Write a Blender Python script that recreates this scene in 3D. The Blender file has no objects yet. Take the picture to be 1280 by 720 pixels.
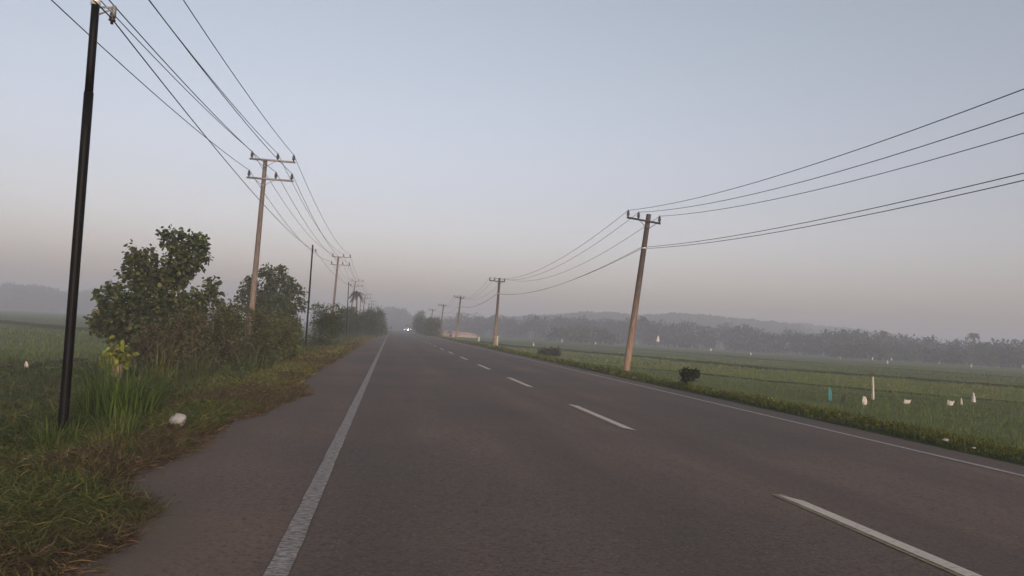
import bpy, math, random
import numpy as np
from mathutils import Matrix, Vector

# ------------------------------------------------------------------ scene, camera, sky, sun, exposure
scene = bpy.context.scene
COL = scene.collection
rng = np.random.default_rng(11)
random.seed(11)
PI = math.pi

CAM_H, FOC = 1.35, 950.0                    # metres above the road, focal length in photo pixels (1280 wide)
ROLL, PITCH, YAW = math.radians(3.1), math.radians(3.44), -math.radians(8.85)
cam_data = bpy.data.cameras.new('camera')
cam_data.sensor_width = 36.0
cam_data.lens = 36.0 * FOC / 1280.0
cam_data.clip_start, cam_data.clip_end = 0.05, 12000
cam = bpy.data.objects.new('camera', cam_data)
COL.objects.link(cam)
CM = Matrix.Rotation(YAW, 4, 'Z') @ Matrix.Rotation(PI / 2 + PITCH, 4, 'X') @ Matrix.Rotation(ROLL, 4, 'Z')
cam.matrix_world = Matrix.Translation((0, 0, CAM_H)) @ CM
scene.camera = cam
CMN = np.array(CM)[:3, :3]

SUN_EL, SUN_AZ = math.radians(7.0), math.radians(168.0)      # low morning sun behind the camera, to the right
world = bpy.data.worlds.new('World')
scene.world = world
world.use_nodes = True
wn, wl = world.node_tree.nodes, world.node_tree.links
wn.clear()
sky = wn.new('ShaderNodeTexSky')
sky.sky_type = 'NISHITA'
sky.sun_disc = False
sky.sun_elevation = SUN_EL
sky.sun_rotation = SUN_AZ
sky.air_density, sky.dust_density, sky.ozone_density = 1.0, 3.0, 1.0
hsv = wn.new('ShaderNodeHueSaturation')
hsv.inputs['Saturation'].default_value = 0.55
bg = wn.new('ShaderNodeBackground')
bg.inputs['Strength'].default_value = 0.15
wo = wn.new('ShaderNodeOutputWorld')
wl.new(sky.outputs[0], hsv.inputs['Color'])
tint = wn.new('ShaderNodeMix'); tint.data_type = 'RGBA'; tint.blend_type = 'MULTIPLY'
tint.inputs['Factor'].default_value = 1.0
# rose band that rings the whole horizon at dawn, fading to plain sky overhead
wtc = wn.new('ShaderNodeTexCoord')
wsp = wn.new('ShaderNodeSeparateXYZ')
wrp = wn.new('ShaderNodeValToRGB')
wrp.color_ramp.elements[0].position = 0.08
wrp.color_ramp.elements[0].color = (1.0, 0.880, 0.995, 1)
wrp.color_ramp.elements[1].position = 0.36
wrp.color_ramp.elements[1].color = (0.955, 0.915, 0.965, 1)
wl.new(wtc.outputs['Generated'], wsp.inputs[0])
wl.new(wsp.outputs['Z'], wrp.inputs[0])
wl.new(wrp.outputs[0], tint.inputs['B'])
wl.new(hsv.outputs[0], tint.inputs['A'])
wl.new(tint.outputs['Result'], bg.inputs['Color'])
wl.new(bg.outputs[0], wo.inputs[0])

sun_data = bpy.data.lights.new('sun', 'SUN')
sun_data.energy = 1.5
sun_data.angle = math.radians(10)
sun_data.color = (1.0, 0.80, 0.60)
sun = bpy.data.objects.new('sun', sun_data)
COL.objects.link(sun)
sdir = Vector((math.sin(SUN_AZ) * math.cos(SUN_EL), math.cos(SUN_AZ) * math.cos(SUN_EL), math.sin(SUN_EL)))
sun.rotation_euler = sdir.to_track_quat('Z', 'Y').to_euler()
sun.location = (6, -14, 20)

vs = scene.view_settings
vs.view_transform = 'Standard'
vs.look = 'None'
vs.gamma = 1.0
vs.use_curve_mapping = False
vs.exposure = 0.89
HAZE_DENSITY = 0.0024

# ------------------------------------------------------------------ helpers
def on_z(px, py, z=0.0):
    d = CMN @ np.array([px - 640, 360 - py, -FOC])
    return np.array([0, 0, CAM_H]) + d * ((z - CAM_H) / d[2])

def on_y(px, py, Y):
    d = CMN @ np.array([px - 640, 360 - py, -FOC])
    return np.array([0, 0, CAM_H]) + d * (Y / d[1])

def on_dist(px, py, D):
    d = CMN @ np.array([px - 640, 360 - py, -FOC])
    return np.array([0, 0, CAM_H]) + d * (D / math.hypot(d[0], d[1]))

def px_size(Y):
    return Y / FOC

def tag(o, label=None, cat=None, group=None, kind=None):
    if label: o['label'] = label
    if cat: o['category'] = cat
    if group: o['group'] = group
    if kind: o['kind'] = kind
    return o

def thing(name, label, cat, loc=(0, 0, 0), group=None, rz=0.0):
    o = bpy.data.objects.new(name, None)
    o.empty_display_size = 0.2
    COL.objects.link(o)
    o.location = [float(v) for v in loc]
    o.rotation_euler = (0, 0, rz)
    return tag(o, label, cat, group)

class MB:
    """collects vertices, faces and point colours; build() links them as one mesh object"""
    def __init__(self):
        self.v, self.f, self.c, self.n, self.hascol = [], [], [], 0, False
    def add(self, v, f, col=None):
        v = np.asarray(v, float).reshape(-1, 3)
        self.v.append(v)
        self.f.append([np.asarray(q, np.int64) + self.n for q in f])
        c = np.ones((len(v), 4))
        if col is not None:
            self.hascol = True
            c[:, :3] = np.asarray(col, float)
        self.c.append(c)
        self.n += len(v)
        return self
    def box(self, c, s, rz=0.0, col=None, taper=1.0):
        sx, sy, sz = [k / 2 for k in s]
        q = np.array([[-sx, -sy, -sz], [sx, -sy, -sz], [sx, sy, -sz], [-sx, sy, -sz],
                      [-sx * taper, -sy * taper, sz], [sx * taper, -sy * taper, sz], [sx * taper, sy * taper, sz], [-sx * taper, sy * taper, sz]])
        R = np.array([[math.cos(rz), -math.sin(rz), 0], [math.sin(rz), math.cos(rz), 0], [0, 0, 1]])
        q = q @ R.T + np.asarray(c, float)
        return self.add(q, [np.array([[0, 3, 2, 1], [4, 5, 6, 7], [0, 1, 5, 4], [1, 2, 6, 5], [2, 3, 7, 6], [3, 0, 4, 7]])], col)
    def tube(self, pts, rad, seg=8, cap=True, col=None):
        P = np.asarray(pts, float)
        k = len(P)
        r = np.broadcast_to(np.asarray(rad, float), (k,))
        T = np.gradient(P, axis=0)
        T /= np.linalg.norm(T, axis=1)[:, None] + 1e-12
        ref = np.array([0, 0, 1.0]) if abs(T[:, 2]).mean() < 0.8 else np.array([1.0, 0, 0])
        A = np.cross(T, ref); A /= np.linalg.norm(A, axis=1)[:, None] + 1e-12
        B = np.cross(T, A)
        a = np.arange(seg) * 2 * PI / seg
        V = P[:, None, :] + r[:, None, None] * (A[:, None, :] * np.cos(a)[None, :, None] + B[:, None, :] * np.sin(a)[None, :, None])
        V = V.reshape(-1, 3)
        i = np.arange(k - 1)[:, None] * seg
        j = np.arange(seg)[None, :]; j2 = (j + 1) % seg
        F = np.stack([i + j, i + seg + j, i + seg + j2, i + j2], -1).reshape(-1, 4)
        fs = [F]
        if cap:
            fs.append(np.arange(seg)[None, :])
            fs.append(((k - 1) * seg + np.arange(seg)[::-1])[None, :])
        return self.add(V, fs, col)
    def lathe(self, prof, c=(0, 0, 0), seg=10, col=None):
        prof = np.asarray(prof, float)
        pts = np.zeros((len(prof), 3)); pts[:, 2] = prof[:, 1]
        a = np.arange(seg) * 2 * PI / seg
        V = np.stack([prof[:, 0:1] * np.cos(a), prof[:, 0:1] * np.sin(a), np.repeat(prof[:, 1:2], seg, 1)], -1).reshape(-1, 3) + np.asarray(c, float)
        k = len(prof)
        i = np.arange(k - 1)[:, None] * seg
        j = np.arange(seg)[None, :]; j2 = (j + 1) % seg
        F = np.stack([i + j, i + j2, i + seg + j2, i + seg + j], -1).reshape(-1, 4)
        return self.add(V, [F, np.arange(seg)[::-1][None, :], ((k - 1) * seg + np.arange(seg))[None, :]], col)
    def build(self, name, mat, parent=None, smooth=False):
        V = np.concatenate(self.v)
        sizes, idx = [], []
        for grp in self.f:
            for q in grp:
                if len(q) == 0: continue
                sizes.append(np.full(len(q), q.shape[1]))
                idx.append(q.reshape(-1))
        sizes = np.concatenate(sizes); idx = np.concatenate(idx)
        me = bpy.data.meshes.new(name)
        me.vertices.add(len(V)); me.vertices.foreach_set('co', V.astype(np.float32).ravel())
        me.loops.add(len(idx)); me.loops.foreach_set('vertex_index', idx.astype(np.int32))
        me.polygons.add(len(sizes))
        st = np.concatenate([[0], np.cumsum(sizes)[:-1]])
        me.polygons.foreach_set('loop_start', st.astype(np.int32))
        me.polygons.foreach_set('loop_total', sizes.astype(np.int32))
        if smooth: me.polygons.foreach_set('use_smooth', np.ones(len(sizes), bool))
        me.update(calc_edges=True)
        if self.hascol:
            at = me.color_attributes.new('col', 'FLOAT_COLOR', 'POINT')
            at.data.foreach_set('color', np.concatenate(self.c).astype(np.float32).ravel())
        me.materials.append(mat)
        o = bpy.data.objects.new(name, me)
        COL.objects.link(o)
        if parent is not None: o.parent = parent
        return o

def copy_tree(o, parent=None):
    c = o.copy()
    COL.objects.link(c)
    if parent is not None: c.parent = parent
    for ch in list(o.children): copy_tree(ch, c)
    return c

def smoothstep(a, b, x):
    t = np.clip((np.asarray(x, float) - a) / (b - a), 0, 1)
    return t * t * (3 - 2 * t)

_lat = np.random.default_rng(5).random((256, 256))
def vnoise(x, y):
    x = np.asarray(x, float); y = np.asarray(y, float)
    xi = np.floor(x).astype(int); yi = np.floor(y).astype(int)
    fx = x - xi; fy = y - yi
    fx = fx * fx * (3 - 2 * fx); fy = fy * fy * (3 - 2 * fy)
    g = lambda a, b: _lat[a % 256, b % 256]
    return (g(xi, yi) * (1 - fx) + g(xi + 1, yi) * fx) * (1 - fy) + (g(xi, yi + 1) * (1 - fx) + g(xi + 1, yi + 1) * fx) * fy
def fbm(x, y, o=4):
    s = 0; a = 0.5
    for k in range(o):
        s = s + a * vnoise(x * 2 ** k + 17.3 * k, y * 2 ** k + 5.1 * k); a *= 0.5
    return s / (1 - 0.5 ** o)

# ------------------------------------------------------------------ materials
def new_mat(name):
    m = bpy.data.materials.new(name); m.use_nodes = True
    nt = m.node_tree
    return m, nt.nodes, nt.links, nt.nodes['Principled BSDF']

def plain(name, col, rough=0.7, metal=0.0, var=0.25, scale=8.0, bump=0.0, spec=0.3):
    """a colour with fine noise variation and optional relief"""
    m, n, l, p = new_mat(name)
    tc = n.new('ShaderNodeTexCoord')
    nz = n.new('ShaderNodeTexNoise'); nz.inputs['Scale'].default_value = scale; nz.inputs['Detail'].default_value = 6
    l.new(tc.outputs['Object'], nz.inputs['Vector'])
    mp = n.new('ShaderNodeMapRange'); mp.inputs['To Min'].default_value = 1 - var; mp.inputs['To Max'].default_value = 1 + var
    l.new(nz.outputs['Fac'], mp.inputs['Value'])
    mx = n.new('ShaderNodeVectorMath'); mx.operation = 'SCALE'; mx.inputs[0].default_value = col
    l.new(mp.outputs[0], mx.inputs['Scale'])
    l.new(mx.outputs[0], p.inputs['Base Color'])
    p.inputs['Roughness'].default_value = rough; p.inputs['Metallic'].default_value = metal
    p.inputs['Specular IOR Level'].default_value = spec
    if bump:
        b = n.new('ShaderNodeBump'); b.inputs['Strength'].default_value = bump; b.inputs['Distance'].default_value = 0.01
        l.new(nz.outputs['Fac'], b.inputs['Height']); l.new(b.outputs[0], p.inputs['Normal'])
    return m

def leafy(name, rough=0.55, trans=0.25, spec=0.25):
    m, n, l, p = new_mat(name)
    at = n.new('ShaderNodeAttribute'); at.attribute_name = 'col'
    l.new(at.outputs['Color'], p.inputs['Base Color'])
    p.inputs['Roughness'].default_value = rough
    p.inputs['Specular IOR Level'].default_value = spec
    tr = n.new('ShaderNodeBsdfTranslucent'); l.new(at.outputs['Color'], tr.inputs['Color'])
    mx = n.new('ShaderNodeMixShader'); mx.inputs[0].default_value = trans
    l.new(p.outputs[0], mx.inputs[1]); l.new(tr.outputs[0], mx.inputs[2])
    l.new(mx.outputs[0], n['Material Output'].inputs['Surface'])
    return m

M = {}
M['leaf'] = leafy('leaf')
M['grass'] = leafy('grass_blade', 0.6, 0.2, 0.2)
M['bark'] = plain('bark', (0.13, 0.10, 0.075), 0.9, var=0.5, scale=20, bump=0.6)
M['twig'] = plain('twig', (0.12, 0.085, 0.055), 0.9, var=0.4, scale=30)
M['wire'] = plain('wire', (0.045, 0.045, 0.048), 0.6, var=0.2)
M['black_pole'] = plain('black_pole_paint', (0.0055, 0.005, 0.005), 0.5, var=0.5, scale=14, spec=0.12)
M['rust'] = plain('rusty_steel', (0.16, 0.09, 0.055), 0.8, var=0.4, scale=25)
M['steel'] = plain('galvanised_steel', (0.30, 0.29, 0.28), 0.6, 0.5, var=0.3, scale=20)
M['band'] = plain('bright_band', (0.75, 0.72, 0.66), 0.4, 0.3, var=0.1)
M['insulator'] = plain('insulator_glaze', (0.045, 0.035, 0.033), 0.3, var=0.2, spec=0.5)
M['white'] = plain('white_plastic', (0.72, 0.71, 0.70), 0.5, var=0.12, scale=6, bump=0.3)
M['bag'] = plain('dull_white_plastic', (0.31, 0.305, 0.30), 0.6, var=0.2, scale=9, bump=0.5)
M['white_cloth'] = plain('white_cloth', (0.60, 0.56, 0.51), 0.9, var=0.1, scale=14, bump=0.3)
M['grey_cloth'] = plain('pale_grey_cloth', (0.52, 0.54, 0.55), 0.9, var=0.15, scale=14)
M['teal'] = plain('teal_plastic', (0.04, 0.24, 0.26), 0.6, var=0.2, scale=10)
M['dark_plastic'] = plain('dark_plastic', (0.025, 0.027, 0.025), 0.6, var=0.2)
M['stick'] = plain('dry_stick', (0.16, 0.12, 0.08), 0.9, var=0.3, scale=30)
M['bamboo'] = plain('pale_stick', (0.30, 0.26, 0.19), 0.8, var=0.3, scale=30)
M['orange'] = plain('orange_cloth', (0.60, 0.22, 0.08), 0.8, var=0.2)
M['red'] = plain('red_cloth', (0.50, 0.08, 0.05), 0.8, var=0.2)

def pole_material(name, top, low, h0, h1):
    """concrete: darker above, paler below, with grain and streaks"""
    m, n, l, p = new_mat(name)
    tc = n.new('ShaderNodeTexCoord')
    sp = n.new('ShaderNodeSeparateXYZ'); l.new(tc.outputs['Object'], sp.inputs[0])
    nz = n.new('ShaderNodeTexNoise'); nz.inputs['Scale'].default_value = 6; nz.inputs['Detail'].default_value = 8
    mpg = n.new('ShaderNodeMapping'); mpg.inputs['Scale'].default_value = (3, 3, 0.35)
    l.new(tc.outputs['Object'], mpg.inputs[0]); l.new(mpg.outputs[0], nz.inputs['Vector'])
    ad = n.new('ShaderNodeMath'); ad.operation = 'MULTIPLY_ADD'; ad.inputs[1].default_value = 2.5
    l.new(nz.outputs['Fac'], ad.inputs[0]); l.new(sp.outputs['Z'], ad.inputs[2])
    mr = n.new('ShaderNodeMapRange'); mr.inputs['From Min'].default_value = h0 + 1.25; mr.inputs['From Max'].default_value = h1 + 1.25
    l.new(ad.outputs[0], mr.inputs['Value'])
    mx = n.new('ShaderNodeMix'); mx.data_type = 'RGBA'
    mx.inputs['A'].default_value = (*low, 1); mx.inputs['B'].default_value = (*top, 1)
    l.new(mr.outputs[0], mx.inputs['Factor'])
    n2 = n.new('ShaderNodeTexNoise'); n2.inputs['Scale'].default_value = 9; n2.inputs['Detail'].default_value = 8
    l.new(mpg.outputs[0], n2.inputs['Vector'])
    m2 = n.new('ShaderNodeMapRange'); m2.inputs['From Min'].default_value = 0.3; m2.inputs['From Max'].default_value = 0.7
    m2.inputs['To Min'].default_value = 0.6; m2.inputs['To Max'].default_value = 1.25
    l.new(n2.outputs['Fac'], m2.inputs['Value'])
    sc = n.new('ShaderNodeVectorMath'); sc.operation = 'SCALE'
    l.new(mx.outputs['Result'], sc.inputs[0]); l.new(m2.outputs[0], sc.inputs['Scale'])
    l.new(sc.outputs[0], p.inputs['Base Color'])
    p.inputs['Roughness'].default_value = 0.85
    b = n.new('ShaderNodeBump'); b.inputs['Strength'].default_value = 0.3; b.inputs['Distance'].default_value = 0.01
    l.new(n2.outputs['Fac'], b.inputs['Height']); l.new(b.outputs[0], p.inputs['Normal'])
    return m
M['conc_a'] = pole_material('two_tone_concrete', (0.150, 0.118, 0.100), (0.26, 0.195, 0.145), 1.0, 5.5)
M['conc_b'] = pole_material('two_tone_dark_pole', (0.075, 0.055, 0.048), (0.29, 0.20, 0.135), 0.8, 4.2)

# asphalt
def asphalt():
    m, n, l, p = new_mat('asphalt')
    tc = n.new('ShaderNodeTexCoord')
    def noise(scale, det=6, rough=0.6, vec=None):
        z = n.new('ShaderNodeTexNoise'); z.inputs['Scale'].default_value = scale; z.inputs['Detail'].default_value = det
        z.inputs['Roughness'].default_value = rough
        l.new(vec if vec else tc.outputs['Object'], z.inputs['Vector'])
        return z
    def mapr(src, a, b, c, d):
        k = n.new('ShaderNodeMapRange'); k.inputs['From Min'].default_value = a; k.inputs['From Max'].default_value = b
        k.inputs['To Min'].default_value = c; k.inputs['To Max'].default_value = d
        l.new(src, k.inputs['Value']); return k.outputs[0]
    def mixc(fac, A, B, mode='MIX'):
        k = n.new('ShaderNodeMix'); k.data_type = 'RGBA'; k.blend_type = mode
        if isinstance(fac, float): k.inputs['Factor'].default_value = fac
        else: l.new(fac, k.inputs['Factor'])
        for nm, q in (('A', A), ('B', B)):
            if isinstance(q, tuple): k.inputs[nm].default_value = (*q, 1)
            else: l.new(q, k.inputs[nm])
        return k.outputs['Result']
    grain = noise(55, 3, 0.7)
    grit = noise(16, 6, 0.75)
    mp = n.new('ShaderNodeMapping'); mp.inputs['Scale'].default_value = (0.9, 0.10, 1)
    l.new(tc.outputs['Object'], mp.inputs[0])
    track = noise(1.0, 5, 0.6, mp.outputs[0])
    patch = noise(0.22, 4, 0.5)
    base = mixc(mapr(track.outputs['Fac'], 0.40, 0.60, 0, 1), (0.112, 0.071, 0.049), (0.172, 0.107, 0.071))
    base = mixc(mapr(patch.outputs['Fac'], 0.44, 0.58, 0, 0.75), base, (0.078, 0.057, 0.047))
    base = mixc(mapr(grain.outputs['Fac'], 0.42, 0.62, 0, 0.7), base, (0.145, 0.116, 0.094))
    base = mixc(mapr(grit.outputs['Fac'], 0.50, 0.68, 0, 0.65), base, (0.040, 0.034, 0.033))
    chip = noise(34, 2, 0.5)
    base = mixc(mapr(chip.outputs['Fac'], 0.55, 0.66, 0, 0.45), base, (0.030, 0.025, 0.023))
    base = mixc(mapr(chip.outputs['Fac'], 0.43, 0.34, 0, 0.32), base, (0.175, 0.140, 0.112))
    spx = n.new('ShaderNodeSeparateXYZ'); l.new(tc.outputs['Object'], spx.inputs[0])
    wob = n.new('ShaderNodeMath'); wob.operation = 'MULTIPLY_ADD'; wob.inputs[1].default_value = 0.5
    l.new(track.outputs['Fac'], wob.inputs[0]); l.new(spx.outputs['X'], wob.inputs[2])
    ph = n.new('ShaderNodeMath'); ph.operation = 'MULTIPLY_ADD'; ph.inputs[1].default_value = 2 * PI / 2.02; ph.inputs[2].default_value = 0.9
    l.new(wob.outputs[0], ph.inputs[0])
    wav = n.new('ShaderNodeMath'); wav.operation = 'SINE'; l.new(ph.outputs[0], wav.inputs[0])
    base = mixc(mapr(wav.outputs[0], -0.3, 1.0, 0, 0.30), base, (0.060, 0.046, 0.039))       # oil-darkened strips between the wheel paths
    stain = noise(0.55, 5, 0.65)
    base = mixc(mapr(stain.outputs['Fac'], 0.60, 0.70, 0, 0.35), base, (0.050, 0.041, 0.037))
    # pale stones here and there
    vo = n.new('ShaderNodeTexVoronoi'); vo.inputs['Scale'].default_value = 30
    l.new(tc.outputs['Object'], vo.inputs['Vector'])
    sep = n.new('ShaderNodeSeparateColor'); l.new(vo.outputs['Color'], sep.inputs[0])
    pk = n.new('ShaderNodeMath'); pk.operation = 'GREATER_THAN'; pk.inputs[1].default_value = 0.93
    l.new(sep.outputs[0], pk.inputs[0])
    nr = n.new('ShaderNodeMath'); nr.operation = 'LESS_THAN'; nr.inputs[1].default_value = 0.30
    l.new(vo.outputs['Distance'], nr.inputs[0])
    pm = n.new('ShaderNodeMath'); pm.operation = 'MULTIPLY'; l.new(pk.outputs[0], pm.inputs[0]); l.new(nr.outputs[0], pm.inputs[1])
    pm2 = n.new('ShaderNodeMath'); pm2.operation = 'MULTIPLY'; pm2.inputs[1].default_value = 0.5; l.new(pm.outputs[0], pm2.inputs[0])
    base = mixc(pm2.outputs[0], base, (0.22, 0.19, 0.17))
    # dust and soil washed onto the edge of the pavement
    at = n.new('ShaderNodeAttribute'); at.attribute_name = 'col'
    ed = noise(2.2, 8, 0.7)
    off = n.new('ShaderNodeMath'); off.operation = 'MULTIPLY_ADD'; off.inputs[1].default_value = 1.1
    l.new(ed.outputs['Fac'], off.inputs[0]); l.new(at.outputs['Fac'], off.inputs[2])
    dust = mapr(off.outputs[0], 0.80, 1.45, 0, 0.85)
    base = mixc(dust, base, (0.120, 0.086, 0.060))
    l.new(base, p.inputs['Base Color'])
    p.inputs['Roughness'].default_value = 0.82
    p.inputs['Specular IOR Level'].default_value = 0.35
    b = n.new('ShaderNodeBump'); b.inputs['Strength'].default_value = 0.9; b.inputs['Distance'].default_value = 0.008
    l.new(grain.outputs['Fac'], b.inputs['Height'])
    b2 = n.new('ShaderNodeBump'); b2.inputs['Strength'].default_value = 0.4; b2.inputs['Distance'].default_value = 0.02
    l.new(grit.outputs['Fac'], b2.inputs['Height']); l.new(b.outputs[0], b2.inputs['Normal'])
    l.new(b2.outputs[0], p.inputs['Normal'])
    return m
M['asphalt'] = asphalt()

def paint(name, col, wear_lo, wear_hi, under=(0.085, 0.072, 0.067)):
    """road paint worn through to the asphalt"""
    m, n, l, p = new_mat(name)
    tc = n.new('ShaderNodeTexCoord')
    mp = n.new('ShaderNodeMapping'); mp.inputs['Scale'].default_value = (9, 34, 1)
    l.new(tc.outputs['Object'], mp.inputs[0])
    a = n.new('ShaderNodeTexNoise'); a.inputs['Scale'].default_value = 1.6; a.inputs['Detail'].default_value = 8; a.inputs['Roughness'].default_value = 0.75
    l.new(mp.outputs[0], a.inputs['Vector'])
    mr = n.new('ShaderNodeMapRange'); mr.inputs['From Min'].default_value = wear_lo; mr.inputs['From Max'].default_value = wear_hi
    l.new(a.outputs['Fac'], mr.inputs['Value'])
    b = n.new('ShaderNodeTexNoise'); b.inputs['Scale'].default_value = 3; b.inputs['Detail'].default_value = 6
    l.new(tc.outputs['Object'], b.inputs['Vector'])
    m2 = n.new('ShaderNodeMapRange'); m2.inputs['To Min'].default_value = 0.8; m2.inputs['To Max'].default_value = 1.2
    l.new(b.outputs['Fac'], m2.inputs['Value'])
    sc = n.new('ShaderNodeVectorMath'); sc.operation = 'SCALE'; sc.inputs[0].default_value = col
    l.new(m2.outputs[0], sc.inputs['Scale'])
    mx = n.new('ShaderNodeMix'); mx.data_type = 'RGBA'
    mx.inputs['A'].default_value = (*under, 1); l.new(sc.outputs[0], mx.inputs['B']); l.new(mr.outputs[0], mx.inputs['Factor'])
    l.new(mx.outputs['Result'], p.inputs['Base Color'])
    p.inputs['Roughness'].default_value = 0.75
    return m
M['paint_edge'] = paint('worn_white_paint', (0.34, 0.305, 0.27), 0.44, 0.55)
M['paint_thin'] = paint('thin_white_paint', (0.38, 0.35, 0.32), 0.38, 0.52)
M['paint_dash'] = paint('white_dash_paint', (0.56, 0.50, 0.42), 0.34, 0.46)
M['paint_old'] = paint('old_yellow_paint', (0.30, 0.23, 0.11), 0.40, 0.56)

# ground: verge soil and paddy colours, tinted plot by plot
def ground_mat():
    m, n, l, p = new_mat('ground')
    tc = n.new('ShaderNodeTexCoord')
    at = n.new('ShaderNodeAttribute'); at.attribute_name = 'col'
    mp = n.new('ShaderNodeMapping'); mp.inputs['Rotation'].default_value = (0, 0, math.radians(14)); mp.inputs['Location'].default_value = (3, 9, 0)
    l.new(tc.outputs['Object'], mp.inputs[0])
    br = n.new('ShaderNodeTexBrick')
    br.inputs['Scale'].default_value = 1.0; br.inputs['Brick Width'].default_value = 58; br.inputs['Row Height'].default_value = 21
    br.inputs['Mortar Size'].default_value = 0.5; br.inputs['Mortar Smooth'].default_value = 0.5; br.inputs['Bias'].default_value = 0.0
    br.inputs['Color1'].default_value = (0.80, 0.86, 0.80, 1); br.inputs['Color2'].default_value = (1.22, 1.18, 1.05, 1); br.inputs['Mortar'].default_value = (0.62, 0.58, 0.55, 1)
    l.new(mp.outputs[0], br.inputs['Vector'])
    a = n.new('ShaderNodeTexNoise'); a.inputs['Scale'].default_value = 1.5; a.inputs['Detail'].default_value = 9; a.inputs['Roughness'].default_value = 0.7
    l.new(tc.outputs['Object'], a.inputs['Vector'])
    mr = n.new('ShaderNodeMapRange'); mr.inputs['From Min'].default_value = 0.3; mr.inputs['From Max'].default_value = 0.7
    mr.inputs['To Min'].default_value = 0.65; mr.inputs['To Max'].default_value = 1.3
    l.new(a.outputs['Fac'], mr.inputs['Value'])
    x1 = n.new('ShaderNodeMix'); x1.data_type = 'RGBA'; x1.blend_type = 'MULTIPLY'
    l.new(at.outputs['Alpha'], x1.inputs['Factor']); l.new(at.outputs['Color'], x1.inputs['A']); l.new(br.outputs['Color'], x1.inputs['B'])
    sc = n.new('ShaderNodeVectorMath'); sc.operation = 'SCALE'
    l.new(x1.outputs['Result'], sc.inputs[0]); l.new(mr.outputs[0], sc.inputs['Scale'])
    l.new(sc.outputs[0], p.inputs['Base Color'])
    p.inputs['Roughness'].default_value = 0.95; p.inputs['Specular IOR Level'].default_value = 0.1
    b = n.new('ShaderNodeBump'); b.inputs['Strength'].default_value = 0.5; b.inputs['Distance'].default_value = 0.05
    l.new(a.outputs['Fac'], b.inputs['Height']); l.new(b.outputs[0], p.inputs['Normal'])
    return m
M['ground'] = ground_mat()

# ------------------------------------------------------------------ ground, road
EDGE_L, EDGE_R = -1.75, 8.35
FIELD_L, FIELD_R = -0.68, -0.42
def ground_z(x, y):
    x = np.asarray(x, float); y = np.asarray(y, float)
    x, y = np.broadcast_arrays(x, y)
    z = np.zeros(x.shape)
    left = x < 3
    bump = (fbm(x * 0.9, y * 0.9) - 0.5)
    zl = 0.02 + 0.10 * bump - (0.12 * smoothstep(-2.6, -3.6, x)) - (abs(FIELD_L) - 0.12) * smoothstep(-3.6, -7.0, x)
    zl = zl + 0.10 * bump * smoothstep(-3, -5, x) * (1 - smoothstep(-12, -30, x))
    zr = 0.00 + 0.05 * smoothstep(8.45, 8.8, x) * (1 + 1.2 * bump) - (abs(FIELD_R) + 0.05) * smoothstep(9.25, 10.6, x) + 0.04 * bump
    z = np.where(left, zl, zr)
    under = (x > EDGE_L + 0.45) & (x < EDGE_R - 0.25)
    z = np.where(under, -0.06, z)
    edge = smoothstep(EDGE_L - 0.5, EDGE_L + 0.3, x) * (1 - smoothstep(EDGE_R - 0.2, EDGE_R + 0.25, x))
    return z * (1 - edge) + (-0.06) * edge

def axis(*segs):
    out = []
    for a, b, s in segs: out.append(np.arange(a, b, s))
    out.append([segs[-1][1]])
    return np.unique(np.round(np.concatenate(out), 4))
gx = axis((-3000, -400, 200), (-400, -60, 30), (-60, -12, 3), (-12, -1, 0.25), (-1, 8, 1.5), (8, 12, 0.2), (12, 60, 3), (60, 400, 30), (400, 3000, 200))
gy = axis((-400, -20, 40), (-20, 2, 2), (2, 30, 0.35), (30, 80, 1.0), (80, 300, 10), (300, 3000, 150))
GX, GY = np.meshgrid(gx, gy)
GZ = ground_z(GX, GY)
def ground_col(x, y):
    nz = fbm(x * 0.7 + 40, y * 0.7)
    soil = np.array([0.085, 0.060, 0.038]); dry = np.array([0.085, 0.066, 0.034])
    weed = np.array([0.050, 0.062, 0.026]); rice = np.array([0.118, 0.142, 0.054])
    wl_ = smoothstep(-2.2, -3.4, x + (nz - 0.5) * 1.5)[..., None]
    fl = smoothstep(-7.5, -11, x)[..., None]
    c = soil * (1 - wl_) + (weed * (1 - 0.4 * nz[..., None]) + dry * 0.4 * nz[..., None]) * wl_
    c = c * (1 - fl) + rice * fl
    cr_ = weed * 1.15 * (1 - smoothstep(10.2, 12, x))[..., None] + rice * smoothstep(10.2, 12, x)[..., None]
    c = np.where((x > 3)[..., None], cr_, c)
    plot = np.where(x > 3, smoothstep(14, 18, x), smoothstep(-11, -16, x))
    return np.concatenate([c, plot[..., None]], -1)
gm = MB()
ny, nx = GX.shape
i = np.arange(ny - 1)[:, None] * nx; j = np.arange(nx - 1)[None, :]
gm.add(np.stack([GX, GY, GZ], -1), [np.stack([i + j, i + j + 1, i + nx + j + 1, i + nx + j], -1).reshape(-1, 4)])
gc = ground_col(GX, GY).reshape(-1, 4)
gm.c = [gc]; gm.hascol = True
tag(gm.build('ground', M['ground'], smooth=True), kind='structure')

# outer limit of the verge grass, read off the photograph on the ground plane
gbp = np.array([on_z(a, c, 0.0)[:2] for a, c in ((-60, 1100), (20, 800), (100, 715), (148, 682), (206, 634), (172, 612), (168, 592), (222, 572), (262, 546), (290, 527), (332, 515), (384, 493), (376, 480), (400, 461), (430, 445), (452, 431), (470, 420), (478, 415.5))])
gbp = gbp[np.argsort(gbp[:, 1])]
def grass_edge(y):
    y = np.asarray(y, float)
    return np.interp(y, gbp[:, 1], gbp[:, 0]) + 0.22 * (fbm(y * 2.3, y * 0 + 7.1, 4) - 0.5)
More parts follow.
